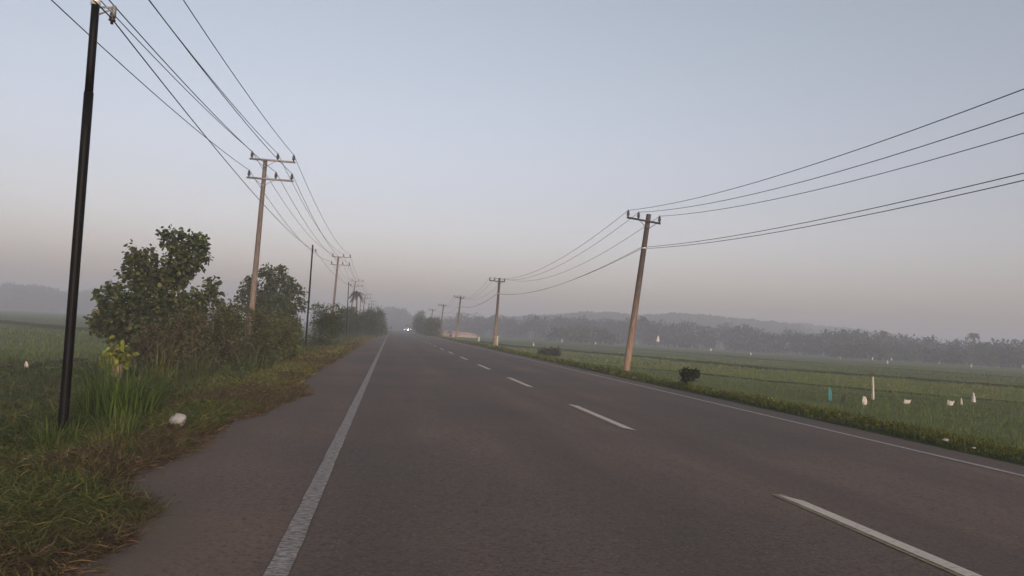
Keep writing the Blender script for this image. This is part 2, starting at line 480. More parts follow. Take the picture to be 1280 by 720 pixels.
# road sheet with ragged edges
ry = axis((-40, 3, 1.0), (3, 30, 0.12), (30, 120, 0.8), (120, 700, 10))
el = np.minimum(grass_edge(ry) - 0.10, -1.35) + 0.14 * (fbm(ry * 3.1, ry * 0 + 8.8, 4) - 0.5)
er = EDGE_R + 0.10 * (fbm(ry * 0.8, ry * 0 + 1.7, 3) - 0.5)
cols = [('l', 0.0), ('l', 0.12), ('l', 0.30), ('l', 0.60), ('l', 1.00), ('m', 3.3), ('r', -0.4), ('r', 0.0)]
dustf = [1.0, 1.0, 0.75, 0.35, 0.0, 0.0, 0.0, 0.25]
RV, RC = [], []
for (kd, off), du in zip(cols, dustf):
    x = el + off if kd == 'l' else (er + off if kd == 'r' else el * 0 + off)
    crown = np.interp(x, [-1.35, 3.3, EDGE_R - 0.4], [0.004, 0.03, 0.008])
    RV.append(np.stack([x, ry, crown - (0.03 if off == 0.0 else 0.0)], -1))
    RC.append(np.repeat(np.array([[du, du, du, 1.0]]), len(ry), 0))
RV = np.stack(RV, 1); RC = np.stack(RC, 1)
kk = len(ry); w = len(cols)
i = np.arange(kk - 1)[:, None] * w; j = np.arange(w - 1)[None, :]
rm = MB().add(RV, [np.stack([i + j, i + j + 1, i + w + j + 1, i + w + j], -1).reshape(-1, 4)])
rm.c = [RC.reshape(-1, 4)]; rm.hascol = True
road = tag(rm.build('road', M['asphalt'], smooth=True), kind='structure')
def strip(x0, x1, y0, y1, n, dz, jit=0.0):
    ys = np.linspace(y0, y1, n)
    j0 = jit * (fbm(ys * 6, ys * 0 + x0) - 0.5); j1 = jit * (fbm(ys * 6 + 50, ys * 0 + x1) - 0.5)
    def zz(x):     # height of the road sheet at x, plus the lift
        return np.interp(x, [-1.35, 3.3, EDGE_R - 0.4], [0.004, 0.03, 0.008]) + dz
    A = np.stack([x0 + j0, ys, zz(x0 + j0)], -1); B = np.stack([x1 + j1, ys, zz(x1 + j1)], -1)
    V = np.stack([A, B], 1).reshape(-1, 3)
    q = np.arange(n - 1)[:, None] * 2
    return MB().add(V, [q + np.array([[0, 1, 3, 2]])])
strip(-0.580, -0.452, -20, 220, 1400, 0.006, 0.02).build('edge_line', M['paint_edge'], road)
strip(7.36, 7.46, -20, 260, 1400, 0.006, 0.015).build('edge_line', M['paint_thin'], road)
dash_y0 = 2.8
for k in range(26):
    y0 = dash_y0 + k * 8.12
    skew = 0.12
    d = strip(3.52, 3.64, y0, y0 + 3.55, 24, 0.009, 0.008)
    v = d.v[0]; v[:, 1] += np.where(v[:, 0] < 3.58, skew, -skew)
    dob = d.build('lane_dash', M['paint_dash'], road)
    if k < 4:
        strip(3.475, 3.60, y0 + 0.1, y0 + 3.7, 24, 0.005, 0.01).build('old_paint', M['paint_old'], dob)

# bunds between paddies
M['bund'] = plain('bund_turf', (0.052, 0.062, 0.027), 0.95, var=0.4, scale=3, bump=0.8, spec=0.1)
def bund(pix, z, w, h):
    P = np.array([on_z(px, py, z) for px, py in pix])
    s = np.concatenate([[0], np.cumsum(np.linalg.norm(np.diff(P, axis=0), axis=1))])
    t = np.arange(0, s[-1], 0.5)
    C = np.stack([np.interp(t, s, P[:, k]) for k in range(3)], -1)
    C[:, 2] = z
    T = np.gradient(C, axis=0); T /= np.linalg.norm(T, axis=1)[:, None]
    S = np.stack([-T[:, 1], T[:, 0], 0 * t], -1)
    prof = [(-1, -0.1), (-0.7, 0.45), (-0.35, 0.95), (0.3, 1.0), (0.7, 0.5), (1, -0.1)]
    rows = []
    for q, (a, b) in enumerate(prof):
        jx = (fbm(t * 0.9 + q * 9, t * 0 + q) - 0.5) * 0.5; jz = (fbm(t * 1.3 + q * 7, t * 0 + 3) - 0.5) * 0.7
        rows.append(C + S * (w * (a + jx))[:, None] + np.stack([0 * t, 0 * t, h * b * (1 + jz)], -1))
    V = np.stack(rows, 1); k, m = V.shape[:2]
    i = np.arange(k - 1)[:, None] * m; j = np.arange(m - 1)[None, :]
    o = MB().add(V, [np.stack([i + j, i + j + 1, i + m + j + 1, i + m + j], -1).reshape(-1, 4)]).build('field_bund', M['bund'], smooth=True)
    return tag(o, kind='structure'), C
b1, C1 = bund([(600, 427.5), (640, 433.5), (790, 446), (960, 462), (1060, 469), (1280, 486), (1500, 504)], FIELD_R, 0.38, 0.20)
b2, C2 = bund([(725, 455), (870, 467), (960, 477), (1040, 484), (1130, 492), (1280, 505), (1500, 523)], FIELD_R, 0.22, 0.07)
b3, C3 = bund([(-260, 494), (0, 467), (62, 460), (110, 455)], FIELD_L, 0.35, 0.22)
b4, C4 = bund([(-200, 394), (0, 404), (90, 413), (200, 421)], FIELD_L, 0.7, 0.35)
b5, C5 = bund([(655, 425), (800, 437), (960, 450), (1280, 473), (1500, 490)], FIELD_R, 0.30, 0.10)

# ------------------------------------------------------------------ vegetation builders
def unit(v): return v / (np.linalg.norm(v, axis=-1, keepdims=True) + 1e-9)
def rand_dirs(n, up=0.0):
    d = rng.normal(size=(n, 3)); d[:, 2] += up
    return unit(d)
LEAF6 = np.array([[0, 0, 0], [0.36, 0.28, 0.10], [0.40, 0.66, 0.08], [0, 1.0, -0.10], [-0.40, 0.66, 0.08], [-0.36, 0.28, 0.10]])
LEAF6F = np.array([[0, 1, 2, 3], [0, 3, 4, 5]])
LEAF4 = np.array([[0, 0, 0], [0.28, 0.45, 0.07], [0, 1.0, -0.05], [-0.28, 0.45, 0.07]])
LEAF4F = np.array([[0, 1, 2], [0, 2, 3]])
def leaves(mb, P, size, col, droop=0.0, outward=None, six=False, narrow=1.0, colvar=0.25):
    n = len(P)
    if n == 0: return
    D = rand_dirs(n)
    if outward is not None: D = unit(D + 0.9 * outward)
    D[:, 2] -= droop; D = unit(D)
    U = unit(rng.normal(size=(n, 3)) * 0.55 + np.array([0, 0, 1.0]))
    S = unit(np.cross(D, U)); N = np.cross(S, D)
    tpl, tf = (LEAF6, LEAF6F) if six else (LEAF4, LEAF4F)
    sz = size * rng.uniform(0.6, 1.25, n)
    V = P[:, None, :] + sz[:, None, None] * (tpl[None, :, 0:1] * narrow * S[:, None, :] + tpl[None, :, 1:2] * D[:, None, :] + tpl[None, :, 2:3] * N[:, None, :])
    k = len(tpl)
    F = (np.arange(n)[:, None, None] * k + tf[None]).reshape(-1, tf.shape[1])
    col = np.asarray(col, float)
    if col.ndim == 1: col = np.repeat(col[None], n, 0)
    c = col * rng.uniform(1 - colvar, 1 + colvar, (n, 1)) * rng.uniform(0.92, 1.08, (n, 3))
    mb.add(V, [F], np.repeat(c, k, 0))

def blades(mb, P, h, wdt, lean, col, colvar=0.25, tipcol=None):
    """grass blades: a quad and a triangle each, bent over"""
    n = len(P)
    if n == 0: return
    h = np.broadcast_to(np.asarray(h, float), (n,)) * rng.uniform(0.6, 1.25, n)
    a = rng.uniform(0, 2 * PI, n); ln = np.abs(rng.normal(0, 1, n)) * lean
    L = np.stack([np.cos(a), np.sin(a), 0 * a], -1)
    fa = rng.uniform(0, 2 * PI, n)
    S = np.stack([np.cos(fa), np.sin(fa), 0 * a], -1) * (np.broadcast_to(np.asarray(wdt, float), (n,)) * rng.uniform(0.6, 1.3, n))[:, None]
    up = np.array([0, 0, 1.0])
    mid = P + up * (0.58 * h)[:, None] + L * (0.28 * ln * h)[:, None]
    tip = P + up * (h * (1 - 0.45 * np.minimum(ln, 1.2)))[:, None] + L * (0.95 * ln * h)[:, None]
    V = np.stack([P - S * 0.5, P + S * 0.5, mid + S * 0.42, mid - S * 0.42, tip], 1)
    b = np.arange(n)[:, None] * 5
    col = np.asarray(col, float)
    if col.ndim == 1: col = np.repeat(col[None], n, 0)
    c = col * rng.uniform(1 - colvar, 1 + colvar, (n, 1)) * rng.uniform(0.9, 1.1, (n, 3))
    mb.add(V, [b + np.array([[0, 1, 2, 3]]), b + np.array([[3, 2, 4]])], np.repeat(c, 5, 0))

def crown_tree(name, label, cat, base, clumps, leaf, col, dens, trunk_r=0.09, group=None, six=True, twig_r=0.012, hi=None, narrow=1.0, shoots=0):
    """clumps: (x, y, z, r) leaf masses in world metres; a skeleton of limbs grows from the base to every clump"""
    base = np.asarray(base, float)
    t = thing(name, label, cat, base, group)
    C = np.array(clumps, float); ctr = C[:, :3] - base
    order = np.argsort(ctr[:, 2])
    zmin, zmax = ctr[:, 2].min(), ctr[:, 2].max()
    lead = np.array([ctr[:, 0].mean(), ctr[:, 1].mean(), zmin + 0.75 * (zmax - zmin)])
    tk = MB(); lm = tk
    nodes = []
    ts = np.linspace(0, 1, 9)
    tp = np.stack([lead[0] * ts ** 1.5 + 0.06 * np.sin(ts * 5), lead[1] * ts ** 1.5 + 0.05 * np.sin(ts * 7 + 1), lead[2] * ts], -1)
    tr = trunk_r * (1 - 0.72 * ts); tr[0] *= 1.3
    tk.tube(np.vstack([tp[:1] - [0, 0, 0.15], tp]), np.concatenate([[tr[0]], tr]), 8)
    for p_, r_ in zip(tp[2:], tr[2:]): nodes.append((p_, r_))
    for q in order:
        c = ctr[q]
        best, bd = None, 1e9
        for (p_, r_) in nodes:
            d = np.linalg.norm(c - p_) + (2.0 * max(0, p_[2] - c[2] + 0.05))
            if d < bd: bd, best = d, (p_, r_)
        p0, r0 = best
        s = np.linspace(0, 1, 5)[:, None]
        bow = np.array([0, 0, 0.12 * bd * 0.5])
        pts = p0 + (c - p0) * s + bow * np.sin(s * PI)
        rr = np.maximum(r0 * 0.55 * (1 - 0.7 * s[:, 0]), twig_r)
        lm.tube(pts, rr, 5)
        nodes.append((pts[3], rr[3])); nodes.append((pts[-1], rr[-1]))
        for _ in range(5):
            e = c + rand_dirs(1)[0] * C[q, 3] * 0.9
            lm.tube(np.array([pts[3], (pts[3] + e) / 2 + rng.normal(size=3) * 0.03, e]), [twig_r, twig_r * 0.7, twig_r * 0.4], 4, cap=False)
    lf = MB()
    for (x, y, z), r in zip(ctr, C[:, 3]):
        n = max(14, int(dens * (4.5 if six else 9.0) * (r / leaf) ** 2))
        k = max(3, n // 14)                                   # sub-clumps give gaps and uneven edges
        d0 = rand_dirs(k); sc = d0 * (r * rng.uniform(0.25, 1.0, k) ** 0.6)[:, None]
        w_ = rng.integers(0, k, n)
        off = sc[w_] + rng.normal(size=(n, 3)) * (0.17 * r + 0.20 * leaf)
        P = np.array([x, y, z]) + off
        base_c = np.array(col) * ((0.85 + 0.3 * rng.random()) if six else (0.55 + 0.95 * rng.random()))
        cc = np.repeat(base_c[None], n, 0)
        if hi is not None:
            mix = (rng.random(n) < hi[1])[:, None]
            cc = np.where(mix, np.array(hi[0])[None], cc)
        leaves(lf, P, leaf, cc, droop=0.25, outward=unit(off), six=six, narrow=narrow)
    for _ in range(shoots):                                   # loose sprays standing out of the top
        q = rng.integers(0, len(C)); c = ctr[q]; r = C[q, 3]
        if c[2] < zmin + 0.35 * (zmax - zmin): continue
        d = unit(np.array([rng.normal(0, 0.45), rng.normal(0, 0.45), 1.0])); L_ = r * rng.uniform(1.0, 2.1)
        u = np.linspace(0, 1, 5)[:, None]
        pts = c + d * L_ * u + np.array([rng.normal(0, 0.12), rng.normal(0, 0.12), -0.08]) * L_ * u ** 2
        tk.tube(pts, twig_r * (1 - 0.7 * u[:, 0]), 4, cap=False)
        k = 16; tt = rng.uniform(0.2, 1, k)
        P = np.stack([np.interp(tt, u[:, 0], pts[:, m_]) for m_ in range(3)], -1) + rng.normal(size=(k, 3)) * leaf * 0.25
        leaves(lf, P, leaf * 0.9, np.array(col) * rng.uniform(0.8, 1.5), narrow=narrow * 0.8)
    tk.build('trunk', M['bark'], t, True)
    lf.build('crown', M['leaf'], t)
    return t

def px_clumps(L, Y, depth=1.0):
    out = []
    for px, py, r in L:
        y = Y + rng.uniform(-1, 1) * depth
        p = on_y(px, py, y)
        out.append((p[0], p[1], p[2], r * px_size(y) * 1.02))
    return out

# ------------------------------------------------------------------ trees and shrubs along the shrubby verge
GREEN_A = (0.064, 0.080, 0.031); GREEN_HI = (0.135, 0.140, 0.045)
T1 = [(217, 301, 13), (232, 297, 7), (248, 304, 10), (240, 318, 15), (222, 322, 14), (252, 326, 8), (165, 316, 9), (186, 319, 8), (170, 335, 13), (190, 336, 12),
      (206, 340, 13), (232, 340, 11), (210, 356, 17), (185, 356, 15), (160, 353, 10), (143, 360, 7), (121, 366, 5), (132, 362, 5), (266, 355, 7), (258, 370, 10), (272, 373, 5),
      (245, 376, 14), (140, 386, 15), (130, 400, 13), (165, 386, 21), (195, 386, 22), (225, 391, 21), (150, 410, 19), (180, 410, 22), (215, 410, 22), (240, 396, 15), (124, 410, 7), (190, 428, 16), (160, 426, 12)]
crown_tree('broadleaf_tree', 'tallest bushy tree with big rounded dark leaves, rising above the shrubby verge shrubs', 'tree', (-8.4, 27.3, float(ground_z(-8.4, 27.3))),
           px_clumps(T1, 27, 0.9), 0.145, GREEN_A, 10.0, 0.10, hi=(GREEN_HI, 0.20))
T2 = [(333, 339, 7), (345, 346, 11), (318, 352, 7), (306, 360, 7), (301, 372, 5), (325, 366, 13), (345, 366, 15), (362, 358, 9), (372, 368, 8), (365, 380, 11), (379, 382, 5),
      (345, 386, 17), (320, 386, 13), (309, 382, 7), (335, 398, 14), (360, 398, 12), (352, 335, 4), (346, 412, 12)]
crown_tree('broadleaf_tree', 'round-topped dark tree seen just behind the paler concrete pole with two crossarms', 'tree', (-7.4, 48.5, float(ground_z(-7.4, 48.5))),
           px_clumps(T2, 48, 1.1), 0.17, GREEN_A, 9.0, 0.10, hi=(GREEN_HI, 0.14))

def shrub(label, px0, px1, py0, py1, Y, leaf, col, dens, hi=None, cat='shrub', name='roadside_shrub', group='shrubs along the shrubby verge', nclump=34, narrow=1.0, spread=0.9):
    cx = (px0 + px1) / 2; rx = (px1 - px0) / 2; cy = (py0 + py1) / 2; ry_ = (py1 - py0) / 2
    b = on_y(cx, py1, Y); bz = float(ground_z(b[0], Y))
    L = []
    for k in range(nclump):
        while True:
            u, v = rng.uniform(-1, 1, 2)
            if u * u * (0.75 if v > 0 else 1.0) + v * v * (1 if v < 0 else 0.45) < 0.85: break
        L.append((cx + u * rx * 0.85, cy + v * ry_ * 0.92 - 0.04 * ry_, rng.uniform(0.30, 0.50) * min(rx, ry_)))
    return crown_tree(name, label, cat, (b[0], Y, bz), px_clumps(L, Y, spread), leaf, col, dens, 0.035, group, six=False, twig_r=0.007, hi=hi, narrow=narrow, shoots=70)
OLIVE = (0.098, 0.108, 0.040); BROWNISH = (0.105, 0.088, 0.045); DEEP = (0.052, 0.068, 0.026); YEL = (0.16, 0.15, 0.035)
shrub('low tangled shrub under the tallest bushy tree', 168, 222, 408, 468, 25.5, 0.095, BROWNISH, 2.6, (DEEP, 0.3))
shrub('brownish green shrub between the tallest tree and the concrete pole, tree side', 208, 268, 388, 470, 23.5, 0.095, BROWNISH, 2.6, (OLIVE, 0.5))
shrub('brownish green shrub between the tallest tree and the concrete pole, pole side', 252, 314, 382, 470, 25.0, 0.095, OLIVE, 2.6, (BROWNISH, 0.4))
shrub('feathery olive shrub growing at the foot of the concrete pole', 296, 350, 388, 468, 27.5, 0.10, OLIVE, 2.6, (BROWNISH, 0.3))
shrub('shrub flecked with yellow leaves beside the concrete pole', 332, 376, 396, 460, 29.5, 0.105, OLIVE, 2.6, (YEL, 0.16))
shrub('low shrub filling the gap behind the black pole beyond the concrete pole', 348, 378, 390, 450, 36, 0.10, OLIVE, 2.4, (DEEP, 0.4))
shrub('dense dark green shrub on the road side of the second double-crossarm pole', 384, 429, 381, 442, 46, 0.13, DEEP, 3.0, (OLIVE, 0.35), nclump=20)
shrub('dark bushy shrub growing between two black poles further down the road', 420, 452, 386, 430, 84, 0.17, DEEP, 2.6, (OLIVE, 0.3))
shrub('spreading roadside shrub below the coconut palm', 440, 470, 386, 426, 96, 0.22, DEEP, 2.6, (OLIVE, 0.3))
shrub('overhanging shrub leaning towards the road at the end of the green row', 452, 481, 385, 423, 116, 0.25, DEEP, 2.6, (OLIVE, 0.4), narrow=0.7)
shrub('last hazy shrub of the green row beside the road', 464, 484, 392, 418, 150, 0.36, DEEP, 2.6)

# cut stump sprouting yellow-green leaves
b = on_z(144, 482, FIELD_L + 0.15)
st = thing('sprouting_stump', 'pale cut stump topped with yellow green sprouting leaves', 'stump', b)
q = MB(); sc = px_size(b[1])
hgt = 26 * sc
q.tube(np.array([[0, 0, -0.2], [0, 0, 0.1], [0.02, 0, hgt * 0.6], [0.03, 0, hgt]]), [0.13, 0.12, 0.13, 0.15], 9)
M['stump'] = plain('pale_bark', (0.22, 0.16, 0.115), 0.9, var=0.4, scale=14, bump=0.7)
q.build('trunk', M['stump'], st, True)
q = MB(); n = 260
P = np.stack([rng.normal(0.03, 0.14, n), rng.normal(0, 0.13, n), hgt + np.abs(rng.normal(0.10, 0.20, n))], -1)
leaves(q, P, 0.17, np.where(rng.random((n, 1)) < 0.45, np.array([[0.24, 0.25, 0.04]]), np.array([[0.13, 0.15, 0.035]])), droop=0.5, narrow=0.75, six=True)
q.build('crown', M['leaf'], st)

# coconut palms
def palm(label, base, height, fr, group=None, nf=16, seg=9):
    t = thing('coconut_palm', label, 'palm tree', base, group)
    s = np.linspace(0, 1, 10)
    k = MB().tube(np.stack([0.25 * np.sin(s * 2.2), 0.1 * s, -0.3 + s * (height + 0.3)], -1), 0.16 - 0.07 * s, 8)
    k.build('trunk', M['bark'], t, True)
    top = np.array([0.25 * math.sin(2.2), 0.1, height])
    q = MB()
    for f_ in range(nf):
        a = f_ * 2.399 + rng.uniform(-0.2, 0.2); el_ = rng.uniform(-0.6, 1.1)
        u = np.linspace(0, 1, seg)
        rr = fr * rng.uniform(0.8, 1.1)
        d = np.array([math.cos(a), math.sin(a)])
        hx = rr * u * math.cos(el_) ; hz = rr * (u * math.sin(el_) - 0.75 * u ** 2)
        pts = np.stack([top[0] + d[0] * hx, top[1] + d[1] * hx, top[2] + hz], -1)
        col = np.array([0.05, 0.058, 0.026]) * rng.uniform(0.7, 1.3)
        q.tube(pts, 0.03 * (1 - 0.8 * u), 4, col=col)
        side = np.array([-d[1], d[0], 0])
        for sgn in (-1, 1):                                  # leaflets hanging from the rib
            for m_ in range(1, seg):
                for tt in (0.0, 0.33, 0.66):
                    p_ = pts[m_ - 1] + (pts[m_] - pts[m_ - 1]) * tt
                    ll = fr * 0.28 * (1 - 0.6 * abs(u[m_] - 0.45))
                    e_ = p_ + side * sgn * ll * 0.75 + np.array([d[0] * ll * 0.4, d[1] * ll * 0.4, -ll * 0.55])
                    wv = (pts[m_] - pts[m_ - 1]) * 0.22
                    q.add(np.array([p_ - wv, p_ + wv, e_]), [np.array([[0, 1, 2]])], col * rng.uniform(0.8, 1.2))
    q.build('crown', M['leaf'], t)
    return t
pb = on_y(441, 420, 112)
palm('coconut palm rising among the poles beside the shrubby verge', (pb[0], 112, FIELD_L), 6.7, 1.4)

# ------------------------------------------------------------------ grass: verge, weeds, rice
def scatter(x0, x1, y0, y1, dens):
    n = int((x1 - x0) * (y1 - y0) * dens)
    return np.stack([rng.uniform(x0, x1, n), rng.uniform(y0, y1, n)], -1)
def lift(xy, dz=-0.01):
    return np.concatenate([xy, (ground_z(xy[:, 0], xy[:, 1]) + dz)[:, None]], -1)
def road_edge(y): return grass_edge(y)
DRY = np.array([0.150, 0.110, 0.058]); TURF = np.array([0.094, 0.098, 0.032]); FRESH = np.array([0.078, 0.108, 0.032]); DARKW = np.array([0.046, 0.066, 0.024]); BRN = np.array([0.085, 0.060, 0.034])
vg = MB()
def fibres(mb, P, ln, wd, el, col, colvar=0.3):
    """thin stems lying every which way"""
    n = len(P)
    a = rng.uniform(0, 2 * PI, n); e = np.abs(rng.normal(0, 1, n)) * el
    L = ln * rng.uniform(0.4, 1.3, n)
    D = np.stack([np.cos(a) * np.cos(e), np.sin(a) * np.cos(e), np.sin(e)], -1) * L[:, None]
    S = unit(np.cross(D, rng.normal(size=(n, 3)))) * (wd * rng.uniform(0.6, 1.3, n))[:, None] / 2
    bow = np.stack([0 * a, 0 * a, 0.05 * L], -1)
    M_ = P + D * 0.5 + bow
    V = np.stack([P - S, P + S, M_ + S, M_ - S, P + D], 1)
    b = np.arange(n)[:, None] * 5
    col = np.asarray(col, float)
    if col.ndim == 1: col = np.repeat(col[None], n, 0)
    c = col * rng.uniform(1 - colvar, 1 + colvar, (n, 1)) * rng.uniform(0.9, 1.1, (n, 3))
    mb.add(V, [b + np.array([[0, 1, 2, 3]]), b + np.array([[3, 2, 4]])], np.repeat(c, 5, 0))
def pick(n, *opts):
    """a colour for each of n pieces out of (weight, colour) pairs"""
    w_ = np.array([o[0] for o in opts], float); C_ = np.array([o[1] for o in opts], float)
    return C_[rng.choice(len(opts), n, p=w_ / w_.sum())]
STRAW = np.array([0.16, 0.115, 0.062])
for (y0, y1, dens, wd) in ((2.6, 5.5, 1.0, 0.0042), (5.5, 9, 0.75, 0.0055), (9, 15, 0.42, 0.0085), (15, 28, 0.17, 0.015), (28, 60, 0.06, 0.028), (60, 130, 0.017, 0.06)):
    big = wd / 0.0042
    # thatch of dead and living stems, lying low
    xy = scatter(-4.4, -0.9, y0, y1, 5200 * dens)
    d = grass_edge(xy[:, 1]) - xy[:, 0]
    nz = fbm(xy[:, 0] * 3.1 + 3, xy[:, 1] * 3.1, 4)
    keep = (d > 0.10 * (nz - 0.5)) & (nz + 0.8 * np.clip(d, 0, 0.6) > 0.42)
    xy, d, nz = xy[keep], d[keep], nz[keep]
    P = lift(xy, 0.0); P[:, 2] = np.maximum(P[:, 2], -0.02) * (xy[:, 0] > -2.6) + P[:, 2] * (xy[:, 0] <= -2.6)
    mound = np.clip(0.3 + d * 1.2, 0.2, 1.0) * (0.03 + 0.16 * np.clip(fbm(xy[:, 0] * 1.4 + 30, xy[:, 1] * 1.4, 3) - 0.25, 0, 1))
    P[:, 2] += rng.random(len(P)) * mound
    dry = fbm(xy[:, 0] * 0.9 + 70, xy[:, 1] * 0.7, 3) + 0.22 * (1 - np.clip(d / 0.5, 0, 1)) - 0.10 * smoothstep(-2.4, -3.4, xy[:, 0])
    pd = np.clip((dry - 0.38) * 3.2, 0.08, 0.92)
    isdry = rng.random(len(P)) < pd
    c = np.where(isdry[:, None], pick(len(P), (4, BRN), (2.5, DRY), (1, STRAW), (2, (0.055, 0.042, 0.027))), pick(len(P), (3, TURF), (3, FRESH), (1.5, DARKW), (1.0 + 5 * float(y0 > 14), (0.22, 0.195, 0.06))))
    fibres(vg, P, 0.12 * (1 + 0.25 * (big - 1) ** 0.7), wd * 0.75, 0.40, c)
    # tufts standing out of it
    nt_ = max(20, int(3.5 * (y1 - y0) * 26 * min(1, dens * 1.4)))
    tx = np.stack([rng.uniform(-4.2, -1.0, nt_), rng.uniform(y0, y1, nt_)], -1)
    dt = grass_edge(tx[:, 1]) - tx[:, 0]
    tx = tx[dt > 0.06]; dt = dt[dt > 0.06]
    for (x_, y_), d_ in zip(tx, dt):
        k = int(rng.integers(12, 40)); sp_ = rng.uniform(0.02, 0.07) * (1 + 0.15 * (big - 1))
        q_ = np.stack([x_ + rng.normal(0, sp_, k), y_ + rng.normal(0, sp_, k)], -1)
        tone = [TURF, FRESH, DARKW * 1.3, np.array([0.15, 0.145, 0.04]), DRY][int(rng.choice(5, p=[0.28, 0.30, 0.14, 0.20, 0.08]))]
        blades(vg, lift(q_), rng.uniform(0.06, 0.13) + 0.10 * min(1, d_ * 0.7) * rng.random(), wd * 0.9, 0.6, tone, 0.25)
# straw blown together in small drifts at the edge
for _ in range(34):
    yc = 3.6 + 32 * rng.random() ** 1.6; k = int(rng.integers(20, 80))
    yy = yc + rng.normal(0, 0.22, k); xx = grass_edge(yy) + rng.normal(0.0, 0.07, k)
    P = np.stack([xx, yy, np.maximum(ground_z(xx, yy), 0.006) + 0.004 + 0.02 * rng.random(k)], -1)
    fibres(vg, P, 0.09, 0.0045 * (1 + 0.05 * yc), 0.08, pick(k, (2, (0.17, 0.105, 0.055)), (1, STRAW), (2, BRN)))
tag(vg.build('verge_grass', M['grass']), 'matted green and straw coloured grass along the shrubby road edge', 'grass', kind='stuff')

# taller weeds on the falling bank
wg = MB()
for (x0, x1, y0, y1, dens, wd) in ((-6, -2.9, 3.0, 10, 750, 0.009), (-9, -3.0, 10, 20, 330, 0.014), (-9, -3.2, 20, 45, 110, 0.026), (-7, -3.2, 45, 110, 28, 0.05), (-16, -6, 6, 14, 200, 0.014), (-22, -9, 14, 30, 70, 0.026)):
    xy = scatter(x0, x1, y0, y1, dens)
    patch = fbm(xy[:, 0] * 0.8 + 20, xy[:, 1] * 0.8, 4); hue = fbm(xy[:, 0] * 0.6 + 90, xy[:, 1] * 0.6 + 7, 3)
    keep = (patch > 0.30) & ((xy[:, 0] < -3.3 + 1.0 * (patch - 0.5)))
    xy, patch, hue = xy[keep], patch[keep], hue[keep]
    h = 0.08 + 0.70 * np.clip(patch - 0.34, 0, 1) * smoothstep(-3.0, -4.2, xy[:, 0]) + 0.10 * smoothstep(-4, -6, xy[:, 0])
    h = h * (1 - 0.5 * smoothstep(-9, -13, xy[:, 0]))
    pk = rng.random((len(xy), 1))
    col = np.where(pk < 0.55, DARKW[None], FRESH[None])
    col = np.where((hue[:, None] > 0.62) & (pk < 0.4), BRN[None], col)
    blades(wg, lift(xy), h, wd, 0.85, col, 0.35)
    m_ = rng.random(len(xy)) < 0.8
    Pf = lift(xy[m_]); Pf[:, 2] += rng.random(len(Pf)) * h[m_] * 0.9
    fibres(wg, Pf, 0.16 + 6 * wd, wd * 0.75, 0.5, pick(len(Pf), (1.3, BRN), (3, DARKW), (3, FRESH), (2, TURF), (0.5, DRY), (0.2, (0.20, 0.19, 0.14))))
    xy2 = scatter(x0, x1, y0, y1, dens * 0.55)
    patch = fbm(xy2[:, 0] * 0.8 + 55, xy2[:, 1] * 0.8 + 5, 4); kp = (patch > 0.42) & (xy2[:, 0] < -3.2)
    xy2, patch = xy2[kp], patch[kp]
    P = lift(xy2); P[:, 2] += rng.uniform(0.02, 1, len(P)) * 0.6 * (patch - 0.25)
    leaves(wg, P, 3.2 * wd + 0.018, np.where(rng.random((len(P), 1)) < 0.6, DARKW[None] * 1.15, np.array([[0.075, 0.09, 0.032]])), colvar=0.35)
tag(wg.build('bank_weeds', M['grass']), 'dark tangled weeds covering the bank below the shrubby verge', 'weeds', kind='stuff')

# clumps of tall blade grass, each one a plant
def tall_clump(label, px, py, spread, height, n, wd, col):
    z = -0.25
    b = on_z(px, py, z); b[2] = float(ground_z(b[0], b[1]))
    t = thing('tall_grass_clump', label, 'grass clump', b, 'tall grass clumps on the left bank')
    q = MB()
    a = rng.uniform(0, 2 * PI, n); r = spread * np.sqrt(rng.random(n))
    P = np.stack([r * np.cos(a), r * np.sin(a), np.full(n, -0.03)], -1)
    # broad arching blades in five steps, leaning outwards
    hh = height * rng.uniform(0.5, 1.1, n); ln = rng.uniform(0.1, 0.65, n); da = a + rng.normal(0, 0.7, n)
    D = np.stack([np.cos(da), np.sin(da), 0 * a], -1); S = np.stack([-np.sin(da), np.cos(da), 0 * a], -1)
    rows = []
    for u in (0, 0.3, 0.6, 0.85, 1.0):
        c = P + D * (ln * hh * u ** 2)[:, None] + np.array([0, 0, 1.0]) * (hh * (u - 0.45 * ln * u ** 3))[:, None]
        w_ = wd * (1 - 0.35 * u - 0.6 * u ** 4)
        rows += [c - S * w_ / 2, c + S * w_ / 2]
    V = np.stack(rows, 1)
    base = np.arange(n)[:, None] * 10
    F = [base + np.array([[2 * k_, 2 * k_ + 1, 2 * k_ + 3, 2 * k_ + 2]]) for k_ in range(4)]
    cc = np.asarray(col) * rng.uniform(0.6, 1.3, (n, 1)) * rng.uniform(0.9, 1.1, (n, 3))
    q.add(V, F, np.repeat(cc, 10, 0))
    q.build('blades', M['grass'], t)
BLADE = (0.082, 0.122, 0.030)
tall_clump('largest clump of long green blades just past the first black pole', 146, 548, 0.46, 1.0, 300, 0.019, BLADE)
tall_clump('bright green tuft at the roadward foot of the largest blade clump', 143, 580, 0.22, 0.40, 90, 0.012, (0.10, 0.14, 0.036))
tall_clump('tuft of long blades right at the foot of the first black pole', 66, 586, 0.24, 0.40, 110, 0.011, BLADE)
tall_clump('yellow green blade tuft standing beyond the white plastic bag', 200, 487, 0.32, 0.95, 60, 0.030, (0.092, 0.098, 0.03))
tall_clump('blade tuft in front of the brownish shrubs', 250, 478, 0.35, 0.85, 60, 0.032, (0.078, 0.09, 0.032))
tall_clump('pale blade tuft next to the shrub flecked with yellow leaves', 318, 474, 0.40, 0.9, 70, 0.034, (0.068, 0.086, 0.032))
tall_clump('thin yellowish tuft showing just behind the first black pole', 97, 490, 0.20, 0.7, 26, 0.026, (0.11, 0.11, 0.03))

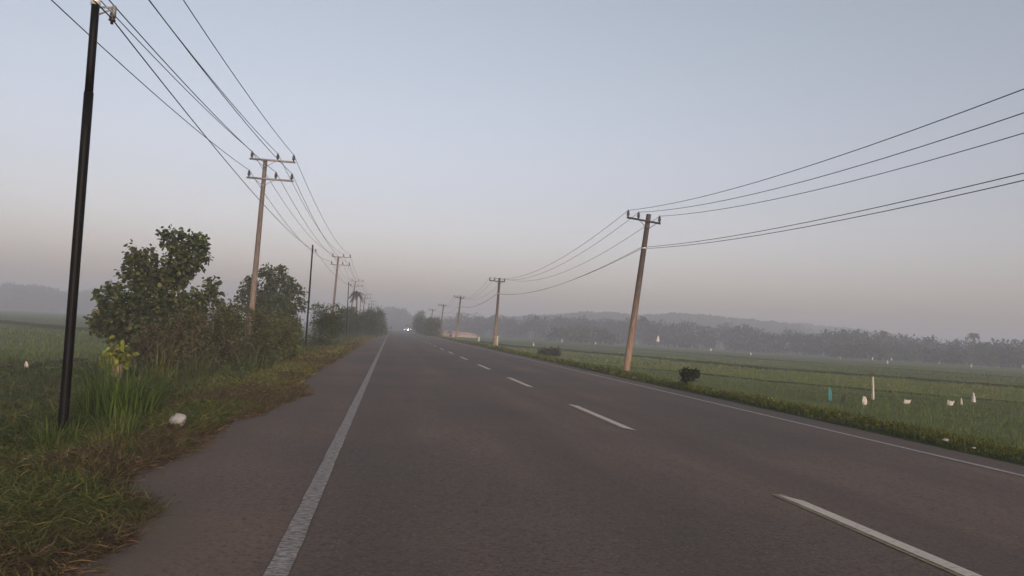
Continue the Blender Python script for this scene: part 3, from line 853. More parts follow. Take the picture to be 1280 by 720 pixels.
# paddy-side verge: a ragged ledge of low leafy plants
rv = MB()
for (y0, y1, dens, lf_, wd) in ((4, 12, 900, 0.035, 0.007), (12, 24, 420, 0.055, 0.012), (24, 60, 130, 0.10, 0.025), (60, 200, 30, 0.20, 0.06)):
    xy = scatter(8.30, 9.30, y0, y1, dens * 1.3)
    pt = fbm(xy[:, 0] * 1.5, xy[:, 1] * 0.6 + 33, 4)
    kp = xy[:, 0] > 8.42 + 0.25 * (pt - 0.5)
    xy, pt = xy[kp], pt[kp]
    P = lift(xy); hgt = (0.02 + 0.14 * pt) * (1 - 0.4 * smoothstep(8.9, 9.7, xy[:, 0]))
    up = rng.random(len(P))
    Q = P.copy(); Q[:, 2] += up * hgt
    cc = np.where(rng.random((len(P), 1)) < 0.55, np.array([[0.085, 0.102, 0.022]]), np.where(rng.random((len(P), 1)) < 0.78, np.array([[0.16, 0.175, 0.036]]), BRN[None]))
    leaves(rv, Q, lf_, cc, colvar=0.3)
    blades(rv, P, hgt * 1.25, wd, 0.6, cc, 0.3)
tag(rv.build('verge_plants', M['grass']), 'low leafy plants forming a dark ledge along the paddy-side road edge', 'plants', kind='stuff')

# rice seedlings in the right-hand paddies, and short growth on the left one
rc = MB()
def rice_patch(x0, x1, y0, y1, sp, h, wd, nb):
    gx_ = np.arange(x0, x1, sp); gy_ = np.arange(y0, y1, sp)
    X, Y = np.meshgrid(gx_, gy_); xy = np.stack([X.ravel(), Y.ravel()], -1)
    xy = xy + rng.normal(0, sp * 0.22, xy.shape)
    xy = np.repeat(xy, nb, 0) + rng.normal(0, 0.035 + sp * 0.08, (len(xy) * nb, 2))
    return xy
RICE = np.array([0.120, 0.152, 0.050])
for (x0, x1, y0, y1, sp, wd, nb) in ((9.5, 22, 5, 16, 0.14, 0.008, 6), (9.5, 34, 16, 30, 0.22, 0.013, 6), (9.6, 52, 30, 52, 0.42, 0.030, 5), (9.6, 90, 52, 95, 0.85, 0.06, 5)):
    xy = rice_patch(x0, x1, y0, y1, sp, 0.2, wd, nb)
    ang = np.arctan2(xy[:, 0], xy[:, 1])
    k = ang < math.radians(46)
    xy = xy[k]
    tone = fbm(xy[:, 0] * 0.12, xy[:, 1] * 0.12 + 4, 3)
    plot = np.sin((xy[:, 1] * 0.98 - xy[:, 0] * 0.25) * 2 * PI / 31.0)
    hole = fbm(xy[:, 0] * 0.5 + 8, xy[:, 1] * 0.5, 4)
    kp = hole > 0.33
    xy, tone, plot = xy[kp], tone[kp], plot[kp]
    def beyond(C):                                           # past the bund, seen from the road
        o_ = np.argsort(C[:, 0]); return xy[:, 1] > np.interp(xy[:, 0], C[o_, 0], C[o_, 1])
    c = RICE[None] * (0.80 + 0.40 * tone)[:, None]
    c = np.where((beyond(C2) & ~beyond(C1))[:, None], c * np.array([[1.38, 1.26, 1.05]]), c)
    c = np.where(beyond(C1)[:, None], c * np.array([[1.12, 1.10, 1.05]]), c)
    blades(rc, lift(xy), 0.12 + 0.08 * tone, wd, 0.7, c, 0.10)
for (x0, x1, y0, y1, sp, wd, nb) in ((-34, -10, 20, 40, 0.40, 0.028, 5), (-60, -10, 40, 80, 0.9, 0.06, 5)):
    xy = rice_patch(x0, x1, y0, y1, sp, 0.2, wd, nb)
    tone = fbm(xy[:, 0] * 0.12, xy[:, 1] * 0.12 + 4, 3)
    blades(rc, lift(xy), 0.16 + 0.06 * tone, wd, 0.35, RICE[None] * (0.6 + 0.5 * tone)[:, None], 0.2)
tag(rc.build('rice_crop', M['grass']), 'short green rice growing in the flat paddies', 'rice', kind='stuff')

# small roadside shrub on the paddy-side verge
def small_bush(label, px, py, wpx, hpx, z, n, leaf, col, name='roadside_shrub', group=None):
    b = on_z(px, py, z); b[2] = float(ground_z(b[0], b[1])); s = px_size(b[1])
    w_, h_ = wpx * s / 2, hpx * s
    L = [(b[0] + rng.uniform(-1, 1) * w_ * 0.75, b[1] + rng.uniform(-1, 1) * w_ * 0.6, b[2] + h_ * rng.uniform(0.25, 0.85), w_ * rng.uniform(0.28, 0.42)) for _ in range(n)]
    return crown_tree(name, label, 'shrub', b, L, leaf, col, 9.0, 0.02, group, six=True, twig_r=0.004)
small_bush('small round leafy shrub alone on the paddy-side verge', 863, 486, 29, 23, 0.0, 11, 0.085, (0.036, 0.05, 0.020))
shrub('dark rounded bush beside the paddy-side road edge near the far poles', 517, 543, 398, 418, 185, 0.42, DEEP, 2.6, None, group='bushes at the far paddy-side road edge', spread=2)
shrub('yellow green bush in front of the dark rounded bush, paddy-side road edge', 529, 553, 400, 420, 150, 0.34, (0.075, 0.085, 0.026), 2.4, (YEL, 0.2), group='bushes at the far paddy-side road edge', spread=1.6)
shrub('hazy tree behind the far bushes on the paddy side of the road', 516, 532, 390, 416, 300, 0.7, DEEP, 2.2, None, group='bushes at the far paddy-side road edge', spread=3)

# heap of cut brush in the first paddy
hb = on_z(686, 445, FIELD_R); hb[2] = FIELD_R
t = thing('brush_heap', 'dark heap of cut brush lying in the paddy by the road', 'brush heap', hb)
q = MB(); n = 1500; s = px_size(hb[1])
u = rng.uniform(-1, 1, n)
P = np.stack([u * 12.5 * s, rng.normal(0, 0.5, n), np.abs(rng.normal(0, 0.16, n)) + (0.42 * rng.random(n)) * (0.55 + 0.45 * u)], -1)
leaves(q, P, 0.3, np.where(rng.random((n, 1)) < 0.6, np.array([[0.045, 0.036, 0.024]]), np.array([[0.05, 0.05, 0.025]])), narrow=0.6)
q.build('foliage', M['leaf'], t)
q = MB()
for _ in range(40):
    c = np.array([rng.uniform(-1, 1) * 11 * s, rng.normal(0, 0.4), rng.uniform(0.03, 0.45)]); d = rand_dirs(1)[0] * rng.uniform(0.3, 0.8); d[2] *= 0.35
    q.tube(np.array([c - d, c, c + d + [0, 0, 0.05]]), [0.012, 0.012, 0.006], 4)
q.build('branches', M['twig'], t)

# ------------------------------------------------------------------ utility poles and wires
def line_tube(mb, a, b, r, seg=6):
    mb.tube(np.array([a, (np.asarray(a) + b) / 2, b], float), r, seg)
INS = [(0.028, 0), (0.028, 0.05), (0.060, 0.06), (0.065, 0.075), (0.035, 0.10), (0.058, 0.115), (0.060, 0.13), (0.032, 0.155), (0.048, 0.17), (0.048, 0.19), (0.02, 0.22), (0.012, 0.26)]
ins_mb = MB().lathe(INS, seg=8)
ins_proto = None
def insulator(parent, loc, scale=1.0):
    global ins_proto
    if ins_proto is None:
        o = ins_mb.build('insulator', M['insulator'], parent, True); ins_proto = o
    else:
        o = ins_proto.copy(); COL.objects.link(o); o.parent = parent
    o.location = [float(v) for v in loc]; o.scale = (scale,) * 3
    return o

def shaft(mb, base, top, r0, r1, seg=12, n=8):
    s = np.linspace(0, 1, n)[:, None]
    b = np.asarray(base, float) * (1 - s) + np.asarray(top, float) * s
    mb.tube(b, (r0 + (r1 - r0) * s[:, 0]), seg)

def mv_pole(label, base, top):
    """round tapering concrete pole, two crossarms with three pin insulators each"""
    base = np.asarray(base, float); top = np.asarray(top, float) - base
    t = thing('utility_pole', label, 'utility pole', base, 'double-crossarm poles on the left')
    q = MB(); shaft(q, (-top[0] * 0.05, 0, -0.4), top, 0.155, 0.095); q.build('shaft', M['conc_a'], t, True)
    tips = []
    for nm, dz, xs in (('U', -0.06, (-0.60, 0.57, 1.30)), ('L', -0.96, (-0.66, 0.56, 1.29))):
        ax = top * (1 + dz / top[2])
        q = MB()
        x0, x1 = xs[0] - 0.10, xs[2] + 0.09
        q.box((ax[0] + (x0 + x1) / 2, ax[1] - 0.13, ax[2]), (x1 - x0, 0.07, 0.085))
        arm = q.build('crossarm', M['steel'], t)
        for sg, lx in ((-1, -0.42), (1, 0.50)):
            b = MB(); line_tube(b, (ax[0] + lx, ax[1] - 0.13, ax[2] - 0.03), (ax[0] - 0.02 * sg, ax[1] - 0.12, ax[2] - 0.36), 0.014, 5)
            b.build('brace', M['steel'], arm)
        for x in xs:
            insulator(arm, (ax[0] + x, ax[1] - 0.13, ax[2] + 0.042), 1.3)
            tips.append(np.array([ax[0] + x, ax[1] - 0.13, ax[2] + 0.042 + 0.30]) + base)
    q = MB(); q.tube(np.array([top * 0.86, top * 0.872]), 0.112, 12); q.build('band', M['steel'], t, True)
    return tips

left_labels = ['concrete pole with two crossarms standing in the shrubs beside the tallest tree',
               'concrete pole with two crossarms rising behind the dense dark green shrub',
               'third double-crossarm pole down the road, just behind the coconut palm',
               'fourth double-crossarm pole down the road, hazy above the overhanging shrub',
               'fifth double-crossarm pole down the road, faint in the mist',
               'sixth double-crossarm pole down the road, barely showing in the mist',
               'seventh double-crossarm pole down the road, almost lost in the mist']
LP = []
tops = [(332, 199), (423, 320.5), (444.5, 351), (457, 368), None, None, None]
bases_x = [(311, 430), (416, 392), (437, 400), (452, 402), None, None, None]
for k in range(7):
    Y = 37 + 50 * k
    if tops[k]:
        tp = on_y(*tops[k], Y); bp = on_y(*bases_x[k], Y)
        slope = (tp[0] - bp[0]) / (tp[2] - bp[2])
    else:
        tp = np.array([-6.5 + rng.uniform(-0.15, 0.15), Y, 9.0]); slope = rng.uniform(-0.01, 0.02)
    bz = float(ground_z(-6.6, Y))
    LP.append(mv_pole(left_labels[k], (tp[0] - slope * (tp[2] - bz), Y, bz), tp))

M['dark_arm'] = plain('dark_steel', (0.06, 0.052, 0.05), 0.6, 0.2, var=0.2)
def black_pole(label, base, top, rusty=False):
    base = np.asarray(base, float); top = np.asarray(top, float) - base
    t = thing('telephone_pole', label, 'telephone pole', base, 'black steel poles on the left')
    j = top * 0.66; fc = 0.838 if rusty else 0.97
    q = MB(); shaft(q, (0, 0, -0.35), j, 0.050, 0.049, 10); shaft(q, j, top * fc, 0.043, 0.042, 10, 4); q.build('shaft', M['black_pole'], t, True)
    q = MB(); shaft(q, top * fc, top, 0.042, 0.040, 10, 3); q.build('pole_top', M['rust' if rusty else 'black_pole'], t, True)
    q = MB(); q.tube(np.array([top * (fc - 0.008), top * (fc + 0.008)]), 0.050, 12); q.build('collar', M['band' if rusty else 'dark_arm'], t, True)
    a = top * (fc - 0.012)
    q = MB()
    line_tube(q, a, a + [0.20, 0, 0.02], 0.012, 5); line_tube(q, a - [0, 0, 0.10], a + [0.18, 0, 0.0], 0.010, 5)
    q.box(a + np.array([0.20, 0, -0.02]), (0.03, 0.05, 0.12))
    q.build('bracket', M['steel'], t)
    ins = insulator(t, a + np.array([0.185, 0, -0.17]), 0.62)
    return base + a + np.array([0.185, -0.03, -0.11])

bl = ['tallest black steel pole with pale collar, rising from weeds beside the largest blade clump', 'black steel pole standing between the flecked shrub and the dense dark green shrub',
      'third black steel pole down the road, in front of the dark bushy shrub', 'fourth black steel pole down the road, beyond the coconut palm', 'fifth black steel pole down the road, faint in mist']
BP = []
spec = [((78, 546), (121, -14), 8.95), ((381.5, 439), (391, 306), 43), ((432, 432), (436, 352), 77), ((448, 424), (451, 371), 111), (None, None, 145)]
for k, (bpx, tpx, Y) in enumerate(spec):
    if bpx:
        b = on_y(*bpx, Y); tp = on_y(*tpx, Y)
    else:
        b = np.array([-4.5, Y, -0.3]); tp = np.array([-4.4, Y, 5.6])
    if k == 0:
        tp = b + (tp - b) * ((5.75 - b[2]) / (tp[2] - b[2]))
    b[2] = float(ground_z(b[0], Y))
    BP.append(black_pole(bl[k], b, tp, k == 0))

def rv_pole(label, base, top):
    base = np.asarray(base, float); top = np.asarray(top, float) - base
    t = thing('utility_pole', label, 'utility pole', base, 'single-crossarm poles on the right')
    q = MB(); shaft(q, (-top[0] * 0.05, 0, -0.4), top, 0.155, 0.105); q.build('shaft', M['conc_b'], t, True)
    n_ = top / np.linalg.norm(top)
    xv = np.array([n_[2], 0, -n_[0]])                          # arm square to the leaning shaft
    ax = top - n_ * 0.33
    q = MB(); a, b = ax + xv * -0.98, ax + xv * 0.52
    q.tube(np.array([a, (a + b) / 2, b]) + [0, -0.15, 0], 0.045, 4)
    arm = q.build('crossarm', M['dark_arm'], t)
    for lx in (-0.40, 0.34):
        b_ = MB(); line_tube(b_, ax + xv * lx + [0, -0.15, -0.03], ax - n_ * 0.34 + [0, -0.12, 0], 0.014, 5); b_.build('brace', M['dark_arm'], arm)
    tips = []
    for x in (-0.93, -0.47, 0.47):
        p_ = ax + xv * x + np.array([0, -0.15, 0.03]); insulator(arm, p_, 1.2)
        tips.append(base + p_ + [0, 0, 0.28])
    c = top - n_ * 1.48
    q = MB(); q.tube(np.array([c - n_ * 0.03, c + n_ * 0.03]), 0.128, 12); q.build('band', M['band'], t, True)
    tips.append(base + c + np.array([-0.13, 0, 0.03])); tips.append(base + c + np.array([-0.12, 0, -0.03]))
    return tips
rl = ['leaning dark pole with one crossarm standing past the small round shrub', 'second single-crossarm pole along the paddy-side verge, beyond the brush heap', 'third single-crossarm pole along the paddy-side verge, in front of the long pale shed',
      'fourth single-crossarm pole along the paddy-side verge, at the shed end beside the green bush', 'fifth single-crossarm pole along the paddy-side verge, above the green bush', 'sixth single-crossarm pole along the paddy-side verge, faint above the dark bush', 'last single-crossarm pole along the paddy-side verge, lost in mist']
RP = []
rs = [((782, 468), (811, 268), 31), ((618, 434), (624.5, 347.5), 71), ((570, 426), (576, 369.5), 111), ((550, 420), (554.5, 380), 151), ((537, 412), (541, 386), 191), ((527, 412), (530, 390), 231), (None, None, 271)]
for k, (bpx, tpx, Y) in enumerate(rs):
    if bpx:
        b = on_y(*bpx, Y); tp = on_y(*tpx, Y)
    else:
        b = np.array([9.7, Y, 0.0]); tp = np.array([9.8, Y, 6.6])
    b[2] = float(ground_z(b[0], Y))
    RP.append(rv_pole(rl[k], b, tp))

def wire(label, pts, sags, r, group, n=28):
    q = MB(); s = np.linspace(0, 1, n)[:, None]; path = []
    for a, b, sg in zip(pts[:-1], pts[1:], sags):
        seg = a + (b - a) * s - np.array([0, 0, 1.0]) * (4 * sg * s * (1 - s))
        path.append(seg if not path else seg[1:])
    P = np.concatenate(path)
    rr = r * (1 + 0.0 * P[:, 1])
    q.tube(P, rr, 5)
    tag(q.build('overhead_wire', M['wire'], smooth=True), label, 'wire', group)
nm = ['upper double-crossarm wire on the field side', 'upper double-crossarm wire next to the pole on its road side', 'upper double-crossarm wire closest to the road',
      'lower double-crossarm wire on the field side', 'lower double-crossarm wire next to the pole on its road side', 'lower double-crossarm wire closest to the road']
for k in range(6):
    pts = [LP[m_][k] for m_ in range(7)]
    back = pts[0] + np.array([0.08, -50, 0.0])
    wire('overhead cable along the ' + nm[k], [back] + pts, [0.95 + 0.05 * math.sin(k * 2.1)] + [0.9 + 0.12 * math.sin(k * 3 + m_) for m_ in range(6)], 0.0125, 'wires on the left crossarms')
pts = BP; back = pts[0] + np.array([-0.2, -34, 0.1])
wire('thin telephone wire strung between the black steel poles', [back] + pts, [0.3, 0.35, 0.35, 0.35, 0.35], 0.008, 'telephone wires')
nr_ = ['single-crossarm wire closest to the road', 'middle wire of the single crossarm', 'single-crossarm wire on the field side', 'lower wire clamped to the pole band, road side', 'lower wire clamped to the pole band, field side']
for k in range(5):
    pts = [RP[m_][k] for m_ in range(7)]
    back = pts[0] + np.array([0.0, -40, 0.0])
    s0 = [1.2, 1.35, 1.25, 0.82, 0.88][k]
    wire('sagging overhead cable, the ' + nr_[k], [back] + pts, [s0] + [(1.1 if k < 3 else 0.75) + 0.08 * math.sin(k + m_) for m_ in range(6)], 0.0095, 'wires on the right poles')

# ------------------------------------------------------------------ litter, flags and sticks
def crumple(name, label, cat, loc, size, mat, seed, flat=1.0, group=None):
    r = np.random.default_rng(seed)
    u = np.linspace(0, PI, 13); v = np.linspace(0, 2 * PI, 23)[:-1]
    U, W = np.meshgrid(u, v, indexing='ij')
    d = np.stack([np.sin(U) * np.cos(W), np.sin(U) * np.sin(W), np.cos(U)], -1)
    k = r.normal(size=(6, 3)) * 2.6; ph = r.uniform(0, 6, 6)
    f_ = 1 + 0.11 * sum(np.sin(d @ k[m_] + ph[m_]) for m_ in range(6)) / 1.7 + 0.05 * np.sin(7 * W + 3 * U + r.uniform(0, 6)) + r.normal(0, 0.06, d.shape[:2])
    f_[0, :] = f_[0].mean(); f_[-1, :] = f_[-1].mean()
    V = d * f_[..., None] * np.asarray(size) / 2
    V[..., 2] = (V[..., 2] + size[2] * 0.42) * flat
    nn, mm = V.shape[:2]
    i = np.arange(nn - 1)[:, None] * mm; j = np.arange(mm)[None, :]; j2 = (j + 1) % mm
    o = MB().add(V, [np.stack([i + j, i + mm + j, i + mm + j2, i + j2], -1).reshape(-1, 4)]).build(name, mat)
    o.location = [float(c) for c in loc]
    return tag(o, label, cat, group)
b = on_z(221, 541, 0.0)
crumple('plastic_bag', 'crumpled white plastic bag on the shrubby verge grass', 'plastic bag', (b[0], b[1], float(ground_z(b[0], b[1])) + 0.025), (0.165, 0.15, 0.17), M['bag'], 6)
for px, py, s, lb in ((172, 578, 0.05, 'small white scrap lying at the edge of the bare soil'), (1181, 558, 0.10, 'white scrap caught in the paddy-side verge plants'), (1217, 567, 0.06, 'tiny pale scrap further along the paddy-side verge plants')):
    b = on_z(px, py, 0.02)
    crumple('litter_scrap', lb, 'litter', (b[0], b[1], float(ground_z(b[0], b[1])) + (0.03 if s < 0.06 else 0.15)), (s, s * 0.8, s * 0.45), M['bag'], int(px), 0.8)
b = on_z(247, 567, 0.0)
q = MB(); leaves(q, np.array([[0, 0, 0.0]]), 0.055, np.array([0.15, 0.115, 0.05]), six=True)
o = q.build('dead_leaf', M['leaf']); o.location = [b[0], b[1], 0.02]; o.scale = (1, 1, 0.3); tag(o, 'dry yellow leaf lying on the dusty pavement edge', 'leaf')
# loose pebbles where soil meets pavement
peb = MB()
for _ in range(70):
    y = 3.2 + 22 * rng.random() ** 1.8; x = float(road_edge(y)) + rng.normal(0.10, 0.12); s = rng.uniform(0.004, 0.013)
    v = rand_dirs(8) * s; v[:, 2] *= 0.6
    peb.box((x, y, max(float(ground_z(x, y)), 0.012) + s * 0.3), (s * 1.6, s, s * 0.8), rng.uniform(0, 3), np.array([0.15, 0.12, 0.10]) * rng.uniform(0.5, 1.2), taper=0.6)
tag(peb.build('loose_pebbles', M['grass']), 'loose pebbles scattered on the left pavement edge', 'pebbles', kind='stuff')

def cloth_on_stick(name, label, cat, px, py_base, hpx, mat, clothw, c0, c1, tilt=0.0, stick=None, group=None, z=FIELD_R, form='hang'):
    """stick in the paddy with a cloth tied to it; c0..c1 = span of the cloth along the stick"""
    b = on_z(px, py_base, z); b[2] = z
    s = px_size(b[1]); H = hpx * s
    t = thing(name, label, cat, b, group)
    q = MB()
    top = np.array([math.sin(tilt) * H, 0, math.cos(tilt) * H])
    q.tube(np.array([-top * 0.1, top * 0.5 + [0.01, 0, 0], top]), [0.012, 0.011, 0.008], 6)
    q.build('stick', M[stick or 'bamboo'], t)
    w_ = clothw * s
    a = np.linspace(0, 1, 9); g = np.linspace(0, 1, 7)
    A, G = np.meshgrid(a, g, indexing='ij')
    ph = rng.uniform(0, 6)
    if form == 'hang':
        wid = w_ * (0.35 + 0.75 * A ** 0.8 - 0.35 * A ** 4)
        X = (G - 0.35) * wid + 0.02; Z = H * (c1 - (c1 - c0) * A) - 0.10 * w_ * G * (1 - A)
        Yy = 0.22 * w_ * np.sin(G * 9 + ph + A * 2) * (0.3 + 0.7 * A)
    elif form == 'cone':
        th = G * 2 * PI
        X = w_ / 2 * (0.12 + 0.88 * A ** 1.2) * np.cos(th) * (1 + 0.15 * np.sin(th * 3 + ph)); Yy = w_ / 2 * (0.12 + 0.88 * A ** 1.2) * np.sin(th)
        Z = H * (c1 - (c1 - c0) * A)
    else:                                                     # flap: blown out sideways
        X = G * w_ - 0.1 * w_; Z = H * (c1 - (c1 - c0) * A * (1 - 0.6 * G)) - 0.25 * H * (c1 - c0) * np.sin(G * 3.0)
        Yy = 0.18 * w_ * np.sin(G * 7 + ph + A)
    V = np.stack([X + top[0] * Z / max(H, 1e-3), Yy, Z], -1)
    nn, mm = V.shape[:2]; i = np.arange(nn - 1)[:, None] * mm; j = np.arange(mm - 1)[None, :]
    o = MB().add(V, [np.stack([i + j, i + mm + j, i + mm + j + 1, i + j + 1], -1).reshape(-1, 4)]).build('cloth', mat, t, True)
    sm = o.modifiers.new('thickness', 'SOLIDIFY'); sm.thickness = 0.006
    return t
G1 = 'bird scaring cloths in the paddy'
cloth_on_stick('bird_scarer', 'teal plastic cone hung on a low stick in the paddy', 'bird scarer', 1036, 504, 22, M['teal'], 8.5, 0.12, 0.95, form='hang', group=G1)
cloth_on_stick('bird_scarer', 'dark bent scrap on a stick beside the teal cone', 'bird scarer', 1051, 505, 14, M['dark_plastic'], 6, 0.1, 0.95, tilt=0.35, stick='stick', group=G1)
cloth_on_stick('bird_scarer', 'squat white cloth bundle on a stick beside the tall white streamer', 'bird scarer', 1079, 510, 17, M['white_cloth'], 10, 0.25, 0.95, group=G1)
tl = cloth_on_stick('bird_scarer', 'tall narrow white cloth streamer hanging from a stick in the paddy', 'bird scarer', 1090, 507, 44, M['white_cloth'], 5.5, 0.18, 0.90, group=G1, stick='stick', tilt=-0.01)
q = MB()
s = px_size(on_z(1090, 507, FIELD_R)[1]); H = 44 * s
for _ in range(7):
    a = np.array([0, 0, H]); d = np.array([rng.normal(-0.5, 0.6), rng.normal(0, 0.4), rng.uniform(0.0, 0.9)]); d = d / np.linalg.norm(d) * 12 * s * rng.uniform(0.4, 1)
    q.tube(np.array([a - [0, 0, 0.05], a + d * 0.5, a + d]), [0.008, 0.006, 0.003], 4)
q.build('dry_twigs', M['stick'], tl)
cloth_on_stick('bird_scarer', 'white cloth blown out flat above the rice, near a leaning dark stick', 'bird scarer', 1131, 508, 11, M['white_cloth'], 11, 0.35, 0.95, form='flap', group=G1)
cloth_on_stick('bird_scarer', 'white cloth triangle, first of three close-set cloths', 'bird scarer', 1186, 510, 12, M['white_cloth'], 11, 0.30, 0.95, form='flap', group=G1)
cloth_on_stick('bird_scarer', 'small cream cloth in the middle of three close-set cloths', 'bird scarer', 1201, 508, 12, M['white_cloth'], 4, 0.2, 0.95, group=G1)
cloth_on_stick('bird_scarer', 'upright pale grey cloth at the end of three close-set cloths', 'bird scarer', 1216, 506, 18, M['grey_cloth'], 7, 0.2, 0.95, group=G1)
def lean_stick(label, a, b_, z=FIELD_R, hook=False):
    p0 = on_z(*b_, z); p1 = on_y(*a, p0[1]); t = p1 - p0; m_ = t * 0.55 + np.array([0.02, 0, 0.03])
    pts = [-0.08 * t, t * 0.0, m_, t]
    if hook: pts.append(t + np.array([-0.12, 0, 0.10]))
    o = MB().tube(np.array(pts), np.linspace(0.028, 0.014, len(pts)), 6).build('field_stick', M['stick']); o.location = p0
    tag(o, label, 'stick', 'bare sticks in the paddy')
lean_stick('dark leaning stick between the tall streamer and the blown cloth', (1107, 480), (1125, 501))
lean_stick('tall crooked bare stick beyond the three close-set cloths', (1235, 470), (1242, 503), hook=True)
G2 = 'small white markers far across the paddies'
far = [(1214, 460.5, 6, 3), (1109, 456.5, 6, 2.2), (1090, 451.5, 5, 2.0), (1147, 450.5, 3, 3), (1114, 451.5, 4, 2), (1050, 450, 4, 2), (1174, 456, 4, 2),
       (736, 427.5, 5, 2), (744, 432, 4, 2), (702, 430, 6, 2), (888, 440, 5, 3), (914, 436, 3, 2), (938, 445, 4, 2.5), (857, 433, 3, 2), (642, 420, 4, 2), (1278, 461, 5, 2.5), (1028, 444, 3, 2)]
for px, py, h_, w_ in far:
    cloth_on_stick('field_marker', 'tiny white marker cloth far out across the right paddies', 'field marker', px, py, h_ + 1, M['white_cloth'], w_, 0.25, 1.0, group=G2)
cloth_on_stick('field_marker', 'tall white pennant standing out against the far wood', 'field marker', 821.5, 438, 21, M['white_cloth'], 5.0, 0.52, 0.92, group='tall field markers')
tf = cloth_on_stick('field_marker', 'thin white-footed marker pole in the paddy before the far wood', 'field marker', 666.5, 432.5, 12.5, M['white_cloth'], 2.4, 0.0, 0.35, group='tall field markers')
cloth_on_stick('field_marker', 'pale upright marker beside the bund below the shrubby verge', 'field marker', 31, 461, 9, M['white_cloth'], 4.5, 0.1, 0.95, group='tall field markers', z=FIELD_L + 0.2)
b = on_z(31, 461, FIELD_L + 0.2); s = px_size(b[1])

# short roadside marker posts by the far right poles
for px, py, h_, w_, lb in ((542, 419.5, 6, 2.4, 'cream marker post beside the green bush at the road edge'), (598.5, 424, 5, 2.6, 'white marker post standing off the end of the pale shed'), (621.5, 428, 11, 2.2, 'pinkish marker post close behind the second single-crossarm pole')):
    b = on_z(px, py, 0.0); s = px_size(b[1])
    t = thing('marker_post', lb, 'marker post', (b[0], b[1], float(ground_z(b[0], b[1]))), 'marker posts on the right')
    q = MB().box((0, 0, h_ * s / 2 - 0.1), (w_ * s, w_ * s, h_ * s + 0.2), taper=0.9); q.build('post', plain('marker_paint', (0.52, 0.44, 0.34), 0.8, var=0.2), t)
    q = MB().box((0, 0, h_ * s + 0.02), (w_ * s * 1.05, w_ * s * 1.05, 0.08), taper=0.5); q.build('cap', M['band'], t)

# ------------------------------------------------------------------ long pale shed
b = on_z(553, 420.3, FIELD_R); s = px_size(b[1])
t = thing('long_shed', 'long low pale shed with a pinkish roof beyond the right poles', 'shed', (b[0], b[1], FIELD_R))
L_ = 42 * s; wh = 3.6 * s
M['shed_wall'] = plain('shed_plaster', (0.46, 0.37, 0.29), 0.85, var=0.15, scale=1.5)
M['shed_roof'] = plain('shed_roofing', (0.34, 0.23, 0.20), 0.7, var=0.2, scale=2)
q = MB().box((L_ / 2, 0, wh / 2), (L_, 5, wh)); wo_ = q.build('wall', M['shed_wall'], t)
for k in range(9):
    q = MB().box((L_ * (k + 0.5) / 9, -2.53, wh / 2), (0.28, 0.14, wh * 0.96)); q.build('pilaster', M['shed_wall'], wo_)
q = MB(); V = np.array([[-0.4, -3.0, wh], [L_ + 0.4, -3.0, wh], [L_ + 0.4, 3, wh], [-0.4, 3, wh], [-0.2, 0, wh + 1.0], [L_ * 0.75, 0, wh + 0.8]])
q.add(V, [np.array([[0, 1, 5, 4], [2, 3, 4, 5]]), np.array([[1, 2, 5], [3, 0, 4]]), np.array([[3, 2, 1, 0]])]); q.build('roof', M['shed_roof'], t)
q = MB().box((L_ * 0.2, -2.52, 0.75), (1.2, 0.08, 1.5)); q.build('door', M['dark_arm'], t)

# ------------------------------------------------------------------ oncoming traffic
def emis(name, col, st):
    m, n, l, p = new_mat(name)
    p.inputs['Emission Color'].default_value = (*col, 1); p.inputs['Emission Strength'].default_value = st
    return m
M['lamp_on'] = emis('lit_headlight', (1.0, 0.96, 0.90), 30.0)
M['lamp_dim'] = emis('dim_headlight', (1.0, 0.95, 0.88), 0.9)
M['lamp_off'] = plain('headlight_lens', (0.5, 0.5, 0.5), 0.2, var=0.05)
M['car_paint'] = plain('silver_paint', (0.42, 0.41, 0.40), 0.35, 0.3, var=0.05, spec=0.5)
M['bus_paint'] = plain('dark_bus_paint', (0.09, 0.085, 0.085), 0.4, var=0.1, spec=0.5)
M['glass'] = plain('tinted_glass', (0.02, 0.022, 0.025), 0.12, var=0.05, spec=0.6)
M['tyre'] = plain('tyre', (0.02, 0.02, 0.02), 0.9, var=0.2)
def prism(mb, prof, x0, x1):
    """side profile (y, z) extruded across x"""
    n_ = len(prof); V = np.array([[x0, y, z] for y, z in prof] + [[x1, y, z] for y, z in prof])
    i = np.arange(n_); mb.add(V, [np.stack([i, (i + 1) % n_, (i + 1) % n_ + n_, i + n_], -1), np.arange(n_)[::-1][None], (np.arange(n_) + n_)[None]])
def vehicle(name, label, cat, loc, wd, prof, glassrects, paint_, lamp, lampz, wheel_y, wr):
    t = thing(name, label, cat, loc)
    q = MB(); prism(q, prof, -wd / 2, wd / 2); o = q.build('body', paint_, t)
    bv = o.modifiers.new('bevel', 'BEVEL'); bv.width = 0.06; bv.segments = 2
    for nm_, c, s_ in glassrects: MB().box(c, s_).build(nm_, M['glass'], t)
    for sx in (-1, 1):
        MB().lathe([(0.02, 0), (0.13, 0.0), (0.15, 0.05), (0.13, 0.08), (0.02, 0.09)], seg=10).build('headlight', lamp[0 if sx < 0 else 1], t)
        h = t.children[-1] if False else [c for c in COL.objects if c.parent == t and c.name.startswith('headlight')][-1]
        h.rotation_euler = (PI / 2, 0, 0); h.location = (sx * wd * 0.38, prof_front(prof, lampz) + 0.03, lampz)
        for wy in wheel_y:
            w_ = MB().lathe([(wr * 0.55, -0.11), (wr, -0.09), (wr, 0.09), (wr * 0.55, 0.11)], seg=14).build('wheel', M['tyre'], t)
            w_.rotation_euler = (0, PI / 2, 0); w_.location = (sx * (wd / 2 - 0.08), wy, wr)
    MB().box((0, prof_front(prof, 0.45) - 0.02, 0.45), (wd * 0.94, 0.12, 0.2)).build('bumper', M['dark_arm'], t)
    return t
